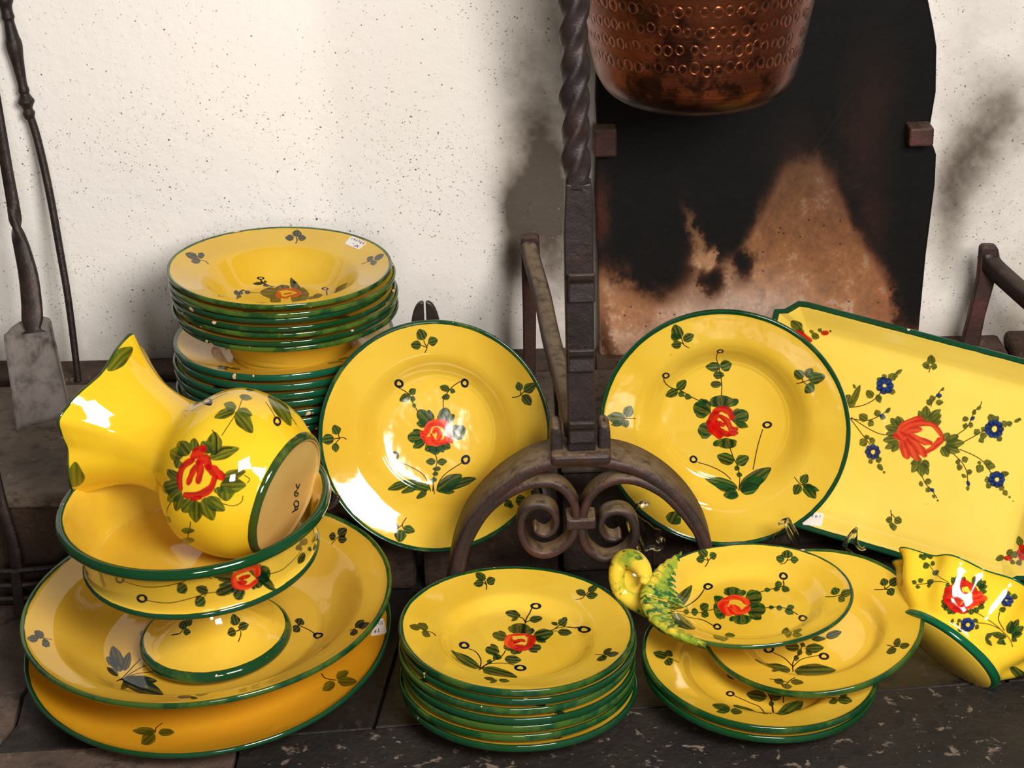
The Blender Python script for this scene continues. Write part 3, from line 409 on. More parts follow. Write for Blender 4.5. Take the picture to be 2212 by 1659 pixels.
'P2': [["s",0.00175,[[0.0969,0.3751],[0.0834,0.3751],[0.066,0.3741]]],["s",0.00175,[[0.0783,0.3754],[0.083,0.3587]]],["l",0.0513,0.3619,-0.0135,-0.0053,-0.0032,0.0184],["l",0.0613,0.3914,-0.0146,0.0115,0.0017,0.0167],["l",0.0858,0.3499,-0.0044,-0.0159,-0.0105,0.0151],["s",0.00197,[[0.8918,0.3236],[0.9052,0.3227],[0.9205,0.3354]]],["l",0.9186,0.3432,0.0112,0.014,0.0068,-0.0182],["l",0.9332,0.3222,0.0161,0.0016,0.0044,-0.0198],["l",0.9057,0.3005,-0.0101,-0.0073,-0.0051,0.0172],["s",0.00149,[[0.8153,0.7715],[0.8263,0.786],[0.8345,0.7949]]],["l",0.8169,0.8035,-0.01,0.0057,0.001,0.0154],["l",0.8454,0.811,0.0124,0.0074,0.0081,-0.0173],["l",0.8471,0.7806,0.0135,-0.0066,-0.0001,-0.0162],["l",0.4899,0.069,-0.0193,0.0005,-0.0026,0.0139],["l",0.5333,0.0795,0.0178,0.0032,0.0027,-0.013],["l",0.5165,0.0549,0.0109,-0.0054,0.0014,-0.0106],["s",0.00179,[[0.7294,0.5172],[0.7614,0.4882],[0.7853,0.4591]]],["s",0.00207,[[0.2704,0.2877],[0.2955,0.354],[0.3156,0.4035]]],["s",0.00207,[[0.2704,0.2877],[0.303,0.3393],[0.3329,0.369]]],["s",0.00197,[[0.2739,0.2962],[0.3098,0.3293],[0.3614,0.3364]]],["o",0.7902,0.4517,0.0144,-0.0079,0.0013,-0.0181],["l",0.7341,0.5326,0.002,0.0157,0.013,-0.0098],["l",0.7275,0.4962,-0.0062,-0.0137,-0.0092,0.0141],["l",0.3004,0.5268,-0.0052,0.0078,0.0043,0.0098],["l",0.2499,0.4079,-0.0217,0.0633,0.0152,0.0089],["l",0.2408,0.3952,-0.0209,0.0216,0.0041,0.0186],["l",0.2494,0.3443,-0.0181,0.0194,0.003,0.0138],["l",0.2798,0.3926,0.0003,0.0448,0.0112,-0.006],["l",0.3418,0.2652,0.0599,-0.0417,-0.0012,-0.0407],["l",0.3341,0.2988,0.0415,-0.0062,0.0028,-0.0217],["l",0.2958,0.26,-0.0004,-0.0389,-0.0085,0.0113],["l",0.3348,0.2626,0.0143,-0.0313,-0.0075,-0.0124]],
'P1': [["s",0.00167,[[0.4008,0.2108],[0.3882,0.1907],[0.3897,0.1653]]],["s",0.00176,[[0.8088,0.3728],[0.8216,0.3463],[0.8537,0.3186]]],["l",0.3778,0.1271,-0.0098,-0.036,-0.0156,0.029],["l",0.3589,0.1722,-0.0299,0.0007,-0.0034,0.0214],["l",0.4184,0.1654,0.021,0.0002,0.0034,-0.0198],["l",0.8693,0.3364,0.0164,0.008,0.0075,-0.0232],["l",0.8863,0.2886,0.0292,-0.0227,0.0018,-0.0272],["l",0.8344,0.2965,-0.0157,-0.0128,-0.0088,0.0249]],
'CF': [["s",0.0035,[[0.2524,0.3386],[0.3068,0.3133],[0.3352,0.3193],[0.3642,0.3324]]],["s",0.00288,[[0.6938,0.2429],[0.7082,0.2952],[0.6921,0.3292]]],["s",0.00293,[[0.7006,0.3159],[0.6808,0.2982]]],["l",0.3337,0.3447,0.0087,0.0174,0.0274,-0.023],["l",0.3757,0.3353,0.0218,0.0085,0.0207,-0.0181],["l",0.3634,0.2955,0.0266,-0.0123,-0.0011,-0.0156],["l",0.6714,0.3553,-0.0102,0.0235,0.025,0.0223],["l",0.7241,0.351,0.0284,0.028,0.0087,-0.0199],["l",0.6522,0.2828,-0.025,-0.0164,-0.0098,0.019]],
'CB': [["s",0.00089,[[0.4098,0.1844],[0.4338,0.1801],[0.4629,0.1839],[0.4883,0.1924],[0.5056,0.2045],[0.5204,0.1902]]],["s",0.00077,[[0.4334,0.1548],[0.4613,0.1531],[0.4877,0.1589],[0.5107,0.1645],[0.523,0.1642]]],["s",0.00079,[[0.5928,0.1651],[0.6159,0.1585],[0.6392,0.1606],[0.6629,0.1647]]],["s",0.00062,[[0.5038,0.2066],[0.516,0.1924]]],["s",0.00071,[[0.5104,0.1621],[0.5049,0.1581]]],["o",0.4038,0.1863,0.0093,0.0031,-0.0044,-0.0095],["o",0.426,0.1569,0.0091,0.0018,-0.0021,-0.0076],["l",0.4835,0.1782,-0.0069,-0.006,-0.0023,0.0086],["l",0.5071,0.173,-0.0068,0.0057,0.0026,0.0067],["l",0.502,0.1522,-0.0066,-0.0051,-0.0032,0.0075],["l",0.6503,0.1746,-0.0084,0.0032,-0.0049,0.0077],["l",0.6602,0.1512,-0.0082,-0.0042,-0.0079,0.0072],["l",0.6631,0.1753,-0.0136,0.0053,-0.0077,0.0099],["l",0.6881,0.1478,0.0035,-0.0061,-0.0059,0.0026],["l",0.7253,0.1426,0.0233,-0.0065,0.0113,-0.0085],["l",0.7078,0.1392,0.0081,0.0011,0.0036,-0.0027],["f",0.5337,0.1941,-0.0165,0.0109,0.0007,0.0147],["f",0.5363,0.166,-0.0135,-0.0035,-0.0025,0.0115],["f",0.5514,0.1547,-0.0059,-0.0076,-0.0075,0.0097],["f",0.5861,0.1712,0.0095,0.0009,0.0076,-0.0193],["f",0.5777,0.1564,0.0039,-0.0078,-0.0075,-0.0034],["l",0.564,0.2026,0.0314,-0.0429,0.0307,-0.0626],["b",0.00495,"o",[[0.5464,0.1819],[0.5497,0.1672],[0.5638,0.1577],[0.5757,0.1622]]],["b",0.00535,"o",[[0.5485,0.1877],[0.5614,0.1909],[0.5752,0.1872],[0.5786,0.1721]]],["b",0.00433,"r",[[0.5552,0.1773],[0.5656,0.1759]]],["b",0.00364,"r",[[0.5538,0.1715],[0.5615,0.1666]]]],
'V': [["l",0.3817,0.5628,0.0456,-0.0064,0.0013,-0.0152],["l",0.0594,0.5645,0.0464,-0.0034,-0.0029,-0.0177],["s",0.00091,[[0.2891,0.2421],[0.3183,0.2429],[0.3494,0.2471],[0.3853,0.2609]]],["s",0.00153,[[0.3577,0.313],[0.3881,0.2959]]],["s",0.00116,[[0.3854,0.1876],[0.4061,0.2231]]],["s",0.00153,[[0.4326,0.1905],[0.4306,0.1555]]],["o",0.3621,0.3291,-0.0118,-0.0237,-0.021,-0.0153],["o",0.381,0.1785,0.0088,-0.0048,-0.01,-0.0072],["l",0.3303,0.2633,-0.0165,0.0119,0.0074,0.0085],["l",0.3509,0.2657,-0.001,0.0135,0.0106,0.0044],["l",0.3517,0.2331,0.0016,-0.0144,-0.0102,-0.0034],["l",0.3329,0.2224,-0.0122,-0.0258,-0.0137,0.0032],["l",0.3912,0.2576,0.005,-0.0112,-0.0099,-0.0052],["l",0.4329,0.2729,0.0082,-0.0058,-0.0124,-0.0064],["l",0.4297,0.1998,-0.0204,-0.0427,-0.0315,-0.0063],["l",0.263,0.2227,0.0192,-0.021,-0.0077,-0.008],["l",0.2708,0.2478,0.0192,0.0113,0.0053,-0.0128],["l",0.2597,0.2575,0.0049,0.0144,0.0099,-0.0037],["l",0.2422,0.305,0.0081,0.0217,0.012,-0.0098],["l",0.2546,0.2834,0.0111,0.0065,0.0032,-0.0098],["l",0.2261,0.3194,-0.0003,0.0247,0.0129,-0.002],["l",0.2112,0.2985,-0.0078,0.0011,-0.0007,0.0135],["l",0.2339,0.1885,0.0156,-0.0169,-0.0068,-0.0062],["l",0.2151,0.1825,0.0093,-0.0227,-0.0131,-0.0051],["l",0.1954,0.1896,-0.013,-0.0047,-0.0053,0.0135],["l",0.1974,0.2039,-0.0062,-0.0035,-0.0042,0.0073],["l",0.1473,0.2551,-0.0161,0.0099,0.0052,0.0115],["l",0.1428,0.2377,-0.0223,-0.003,-0.0053,0.0137],["l",0.1569,0.2137,-0.0195,-0.0125,-0.0096,0.012],["l",0.1707,0.2028,-0.0072,-0.0193,-0.0119,0.0043],["l",0.1883,0.3061,0.0004,0.0229,0.0095,-0.0049],["l",0.1606,0.3078,-0.0211,0.0274,0.0083,0.0086],["l",0.1527,0.2891,-0.0197,0.0147,0.0036,0.0118],["l",0.1458,0.2757,-0.02,0.0031,-0.0024,0.011],["s",0.00118,[[0.1358,0.2941],[0.1174,0.3026],[0.0981,0.3062]]],["s",0.00108,[[0.1174,0.2458],[0.092,0.2499],[0.0215,0.2691]]],["s",0.00092,[[0.1761,0.1905],[0.1763,0.1706],[0.1876,0.1588],[0.2011,0.159]]],["s",0.00091,[[0.241,0.171],[0.2383,0.159],[0.2293,0.1601]]],["s",0.00094,[[0.2909,0.2647],[0.2814,0.2488],[0.2568,0.2345]]],["s",0.00088,[[0.2533,0.2358],[0.2685,0.2282],[0.2756,0.2132]]],["l",0.0807,0.3082,0.0052,-0.0142,-0.0178,0.011],["l",0.0917,0.2529,0.0084,-0.0157,-0.0085,0.0009],["l",0.0463,0.2649,0.0236,-0.0248,-0.0186,0.006],["b",0.00688,"r",[[0.1745,0.2765],[0.1939,0.2865],[0.2151,0.2838],[0.2286,0.2718]]],["b",0.01011,"r",[[0.2356,0.2733],[0.2461,0.2681],[0.2524,0.2621]]],["b",0.00838,"r",[[0.2298,0.2595],[0.2398,0.2481],[0.2293,0.2381]]],["b",0.00616,"r",[[0.1896,0.2643],[0.2043,0.2631],[0.2202,0.2623]]],["b",0.00719,"r",[[0.2001,0.2466],[0.2153,0.2489],[0.2308,0.2567]]],["b",0.00914,"r",[[0.2284,0.2367],[0.2262,0.2225],[0.2229,0.2088]]],["b",0.00702,"r",[[0.2167,0.219],[0.1962,0.22],[0.1786,0.2363],[0.1664,0.2631]]],["b",0.00428,"r",[[0.1642,0.2493],[0.1738,0.2334]]]],
'T': [["s",0.00146,[[0.5182,0.7254],[0.5186,0.746]]],["s",0.00146,[[0.521,0.2937],[0.5312,0.2685]]],["s",0.00146,[[0.5271,0.283],[0.5437,0.2722]]],["l",0.5152,0.7637,-0.003,0.0135,0.0123,0.0034],["l",0.5032,0.7437,-0.0115,-0.0006,-0.0007,0.0102],["l",0.5287,0.7463,0.0093,0.0007,0.0009,-0.0102],["l",0.51,0.7381,-0.0065,-0.0043,-0.0033,0.005],["l",0.5241,0.2639,-0.0099,-0.0035,-0.0033,0.0096],["l",0.5506,0.2699,0.0119,-0.0027,-0.0027,-0.0117],["l",0.5357,0.2511,-0.0005,-0.0083,-0.0089,0.0007],["l",0.5442,0.2461,0.0043,-0.0093,-0.0086,-0.0037],["l",0.0948,0.7565,-0.0169,0.01,0.0091,0.0131],["l",0.1084,0.742,-0.0127,-0.0034,-0.0016,0.0099],["l",0.1567,0.7415,0.0131,-0.0013,-0.0009,-0.0103],["l",0.1419,0.7523,0.0026,0.0056,0.0067,-0.0027],["l",0.1664,0.763,0.0038,0.006,0.0057,-0.0029],["l",0.1988,0.7682,0.0017,-0.0034,-0.0034,-0.0019],["b",0.00715,"r",[[0.1034,0.7412],[0.1254,0.7328],[0.1453,0.7254]]],["b",0.00735,"r",[[0.1755,0.756],[0.1897,0.7609]]],["l",0.3051,0.5822,0.0005,0.0159,0.0146,-0.0006],["l",0.3245,0.6014,0.0047,0.0334,0.0102,-0.0015],["l",0.3215,0.5729,0.0092,0.012,0.0072,-0.0056],["l",0.313,0.6254,-0.0049,0.0062,0.0033,0.0026],["s",0.00148,[[0.3161,0.5588],[0.3523,0.5751],[0.3822,0.6023],[0.398,0.6349]]],["s",0.00148,[[0.3281,0.5274],[0.3763,0.5346],[0.4078,0.556],[0.4359,0.5889]]],["s",0.00148,[[0.3281,0.5274],[0.3762,0.4906],[0.4076,0.468]]],["s",0.00148,[[0.3302,0.5312],[0.3887,0.5129],[0.4341,0.5069],[0.4744,0.5182]]],["l",0.3643,0.6149,-0.0118,0.0087,0.0071,0.0097],["l",0.394,0.6103,0.0097,0.0043,0.0044,-0.01],["l",0.397,0.6051,0.0065,-0.0076,-0.0059,-0.0051],["l",0.3816,0.6643,-0.0097,0.0011,0.0009,0.009],["l",0.4287,0.6396,0.0097,0.002,0.0019,-0.0089],["l",0.3923,0.6773,-0.0078,0.0054,0.0044,0.0064],["l",0.4154,0.6836,0.004,0.0124,0.0114,-0.0038],["l",0.4309,0.7025,0.0085,0.0108,0.0047,-0.0038],["l",0.4251,0.6878,0.0068,0.0034,0.0027,-0.0054],["l",0.3647,0.5414,-0.0148,0.0047,0.0038,0.0121],["l",0.3926,0.5301,0.0097,-0.0033,-0.0032,-0.0097],["l",0.4019,0.5657,-0.0067,0.0082,0.0079,0.0065],["l",0.4216,0.558,0.0092,0.0007,0.0007,-0.0084],["l",0.4316,0.5821,0.0048,0.0095,0.0054,-0.0028],["l",0.3856,0.4674,-0.008,-0.0104,-0.01,0.0078],["l",0.4109,0.4808,0.0079,0.0054,0.0058,-0.0085],["l",0.3934,0.4872,0.002,0.0062,0.0086,-0.0028],["l",0.4223,0.4181,-0.0054,-0.0053,-0.0055,0.0056],["l",0.4451,0.4303,0.0072,0.0077,0.0066,-0.0062],["l",0.4554,0.4094,0.0097,-0.0079,-0.0049,-0.0061],["l",0.471,0.3982,0.0044,-0.0025,-0.0017,-0.0032],["b",0.01348,"b",[[0.4159,0.6555],[0.4172,0.6552]]],["b",0.01348,"b",[[0.4136,0.6421],[0.4149,0.6419]]],["b",0.01349,"b",[[0.4017,0.6357],[0.403,0.6354]]],["b",0.0135,"b",[[0.3891,0.6411],[0.3905,0.6408]]],["b",0.0135,"b",[[0.3854,0.6542],[0.3867,0.654]]],["b",0.0135,"b",[[0.3933,0.6652],[0.3946,0.665]]],["b",0.01348,"b",[[0.4069,0.6658],[0.4082,0.6655]]],["b",0.01103,"b",[[0.4351,0.4525],[0.4364,0.4523]]],["b",0.01103,"b",[[0.4338,0.4411],[0.4351,0.4408]]],["b",0.01104,"b",[[0.4248,0.4339],[0.4261,0.4336]]],["b",0.01104,"b",[[0.4133,0.4352],[0.4147,0.435]]],["b",0.01105,"b",[[0.4062,0.4443],[0.4075,0.4441]]],["b",0.01105,"b",[[0.4075,0.4558],[0.4088,0.4556]]],["b",0.01104,"b",[[0.4165,0.463],[0.4179,0.4627]]],["b",0.01103,"b",[[0.428,0.4616],[0.4293,0.4614]]],["b",0.0053,"b",[[0.4144,0.5591],[0.4194,0.5636]]],["l",0.5793,0.584,0.0143,0.0102,0.0065,-0.0093],["l",0.5742,0.5956,0.0142,0.0171,0.0095,-0.0082],["l",0.5683,0.6058,0.0134,0.0224,0.0102,-0.0063],["l",0.5424,0.6061,-0.0055,0.0197,0.0137,0.0038],["l",0.533,0.5935,-0.0139,0.0123,0.0074,0.0086],["l",0.5438,0.5802,-0.0156,0.0019,0.001,0.0089],["s",0.00145,[[0.5518,0.6274],[0.5527,0.6463],[0.5633,0.6741],[0.5706,0.6917]]],["s",0.00145,[[0.5829,0.418],[0.6008,0.3982],[0.6227,0.3858],[0.6433,0.367]]],["s",0.00144,[[0.6462,0.5636],[0.6688,0.5917],[0.6753,0.6121],[0.6785,0.644],[0.6918,0.6724],[0.691,0.6815]]],["s",0.00144,[[0.6716,0.549],[0.6977,0.575],[0.7258,0.6046]]],["s",0.00144,[[0.6688,0.5265],[0.713,0.5205],[0.7466,0.5085],[0.7785,0.4806]]],["s",0.00144,[[0.6559,0.5073],[0.6849,0.4908],[0.7069,0.4661],[0.7194,0.4326]]],["l",0.5435,0.6394,-0.01,0.0028,0.0028,0.0104],["l",0.5484,0.6517,-0.0058,0.0087,0.0078,0.0053],["l",0.5729,0.6463,0.0112,0.0037,0.0027,-0.008],["l",0.5712,0.6872,0.0019,0.0064,0.004,-0.0012],["l",0.4741,0.5589,-0.0125,0.0134,0.0096,0.009],["l",0.4615,0.5509,-0.0166,0.0104,0.0063,0.0102],["l",0.4559,0.5331,-0.0215,-0.001,-0.0006,0.0114],["l",0.4613,0.5186,-0.0173,-0.0071,-0.0039,0.0095],["l",0.4627,0.4993,-0.0219,-0.0093,-0.0049,0.0117],["l",0.4712,0.4835,-0.0183,-0.0165,-0.0076,0.0086],["l",0.4825,0.4786,-0.0063,-0.015,-0.0093,0.004],["l",0.5544,0.4559,-0.0143,-0.0128,-0.0067,0.0076],["l",0.5575,0.4406,-0.0071,-0.0208,-0.0118,0.0041],["l",0.5766,0.4361,0.007,-0.0204,-0.0123,-0.0043],["l",0.5835,0.4574,0.0132,-0.0056,-0.0041,-0.01],["l",0.586,0.4419,0.0141,-0.0153,-0.0082,-0.0078],["l",0.586,0.3948,-0.006,-0.0039,-0.0045,0.0071],["l",0.6053,0.4085,0.0101,0.0032,0.0027,-0.0086],["l",0.6106,0.383,-0.0048,-0.007,-0.0063,0.0044],["l",0.6329,0.3689,0.0056,-0.0046,-0.0026,-0.0033],["l",0.6475,0.3607,0.0035,-0.0015,-0.0011,-0.0028],["l",0.6202,0.5519,0.0058,0.0141,0.012,-0.0052],["l",0.6393,0.5511,0.0146,0.0153,0.0093,-0.0092],["l",0.6498,0.5398,0.0269,0.0107,0.0052,-0.0133],["l",0.6466,0.5208,0.0254,-0.0015,-0.0007,-0.0137],["l",0.6295,0.5079,0.0128,-0.0131,-0.01,-0.0101],["l",0.6649,0.598,-0.0083,0.0002,0.0001,0.0089],["l",0.6811,0.6053,0.007,-0.0002,-0.0001,-0.0083],["l",0.6597,0.6189,-0.0048,0.0073,0.0078,0.0052],["l",0.6792,0.6457,-0.0001,0.009,0.0064,-0.0],["l",0.6894,0.6612,0.0053,0.007,0.0042,-0.0033],["l",0.7022,0.5905,-0.0085,0.0056,0.0053,0.0085],["l",0.7246,0.5851,0.0107,0.003,0.0026,-0.0092],["l",0.7227,0.5703,0.0071,-0.006,-0.0055,-0.0069],["l",0.7188,0.6038,0.0042,0.0067,0.0064,-0.0042],["l",0.7313,0.6432,-0.0078,0.0083,0.0084,0.0081],["l",0.7478,0.6447,0.0031,0.0083,0.0076,-0.0031],["l",0.7721,0.588,0.0068,-0.0049,-0.005,-0.0073],["l",0.7743,0.6361,0.0074,0.0058,0.006,-0.008],["l",0.788,0.6399,0.0071,0.0057,0.005,-0.0066],["l",0.8078,0.656,0.0086,0.0079,0.0035,-0.004],["l",0.8133,0.6609,0.005,-0.0038,-0.0017,-0.0024],["l",0.7405,0.4869,-0.0035,-0.0134,-0.0112,0.0031],["l",0.7683,0.5042,0.0153,0.0013,0.001,-0.0112],["l",0.7579,0.5111,0.0121,0.0041,0.0028,-0.0085],["l",0.7342,0.5043,-0.0,0.0056,0.0058,0.0],["l",0.8145,0.4919,0.0122,0.0057,0.0036,-0.0081],["l",0.7706,0.4604,-0.0076,-0.0041,-0.0046,0.009],["l",0.7782,0.444,-0.0039,-0.0067,-0.0075,0.0046],["l",0.8174,0.4492,0.0081,-0.0032,-0.0031,-0.0083],["l",0.8313,0.4382,0.0077,-0.0061,-0.0046,-0.0061],["l",0.8468,0.4298,0.004,-0.0016,-0.0012,-0.0033],["l",0.8595,0.4209,0.0021,-0.0012,-0.0011,-0.0021],["l",0.6731,0.4881,-0.0066,-0.0037,-0.004,0.0073],["l",0.6914,0.502,0.0079,0.0066,0.006,-0.0074],["l",0.6823,0.4739,0.0003,-0.0098,-0.0088,-0.0003],["l",0.7143,0.4692,0.0076,0.0044,0.004,-0.0073],["l",0.7018,0.4529,-0.0016,-0.0061,-0.0079,0.0022],["l",0.7227,0.4205,0.0021,-0.0074,-0.0051,-0.0015],["b",0.01314,"b",[[0.7667,0.6179],[0.768,0.6177]]],["b",0.01314,"b",[[0.7658,0.605],[0.7671,0.6047]]],["b",0.01315,"b",[[0.757,0.5958],[0.7583,0.5955]]],["b",0.01316,"b",[[0.7443,0.5945],[0.7456,0.5943]]],["b",0.01317,"b",[[0.7338,0.6019],[0.7351,0.6017]]],["b",0.01317,"b",[[0.7303,0.6145],[0.7316,0.6142]]],["b",0.01317,"b",[[0.7355,0.6263],[0.7367,0.626]]],["b",0.01316,"b",[[0.7469,0.6318],[0.7482,0.6316]]],["b",0.01314,"b",[[0.7593,0.6285],[0.7605,0.6283]]],["b",0.01192,"b",[[0.8104,0.4743],[0.8116,0.4741]]],["b",0.01192,"b",[[0.8091,0.4626],[0.8103,0.4624]]],["b",0.01193,"b",[[0.8,0.4553],[0.8013,0.4551]]],["b",0.01194,"b",[[0.7886,0.4567],[0.7899,0.4564]]],["b",0.01194,"b",[[0.7814,0.466],[0.7827,0.4657]]],["b",0.01194,"b",[[0.7827,0.4777],[0.784,0.4774]]],["b",0.01193,"b",[[0.7917,0.485],[0.793,0.4848]]],["b",0.01192,"b",[[0.8032,0.4836],[0.8045,0.4834]]],["b",0.00585,"b",[[0.6772,0.6225],[0.6815,0.6287]]],["b",0.00584,"b",[[0.7178,0.4383],[0.7219,0.4321]]],["b",0.00852,"b",[[0.5628,0.6647],[0.5685,0.6663]]],["b",0.00654,"b",[[0.6209,0.3878],[0.6253,0.3854]]],["l",0.868,0.2474,-0.0106,-0.0087,-0.0056,0.0068],["l",0.8917,0.2717,0.0034,0.0115,0.0096,-0.0027],["l",0.907,0.271,0.0065,0.0107,0.0089,-0.0047],["l",0.9075,0.2474,-0.0013,-0.007,-0.0086,0.0017],["l",0.9275,0.2521,0.007,-0.0063,-0.0063,-0.0066],["l",0.9103,0.3126,-0.0082,0.0133,0.009,0.0054],["b",0.00772,"r",[[0.8845,0.253],[0.8992,0.2562]]],["b",0.01444,"r",[[0.9233,0.2959],[0.9303,0.2725]]],["b",0.00924,"t",[[0.481,0.517],[0.4851,0.5463],[0.5089,0.5717],[0.5287,0.5848]]],["b",0.00857,"t",[[0.4859,0.5215],[0.5068,0.5574],[0.539,0.5789]]],["b",0.00791,"t",[[0.4875,0.5157],[0.5187,0.5588],[0.5693,0.5761],[0.6044,0.5537]]],["b",0.00923,"t",[[0.4949,0.5115],[0.5121,0.5383],[0.5391,0.5521]]],["b",0.0112,"t",[[0.4954,0.5054],[0.5093,0.478],[0.5248,0.4625]]],["b",0.01252,"t",[[0.501,0.512],[0.5263,0.4879],[0.5543,0.4672]]],["b",0.01251,"t",[[0.5051,0.5194],[0.5475,0.5002],[0.5723,0.4822]]],["b",0.00987,"t",[[0.5149,0.5284],[0.5541,0.5207],[0.5796,0.5217]]],["b",0.0085,"t",[[0.6013,0.5385],[0.5931,0.5131],[0.5746,0.4916]]],["b",0.01386,"t",[[0.4764,0.5157],[0.4964,0.5194]]],["b",0.00654,"t",[[0.6044,0.5537],[0.6109,0.5368],[0.5988,0.5147]]]],
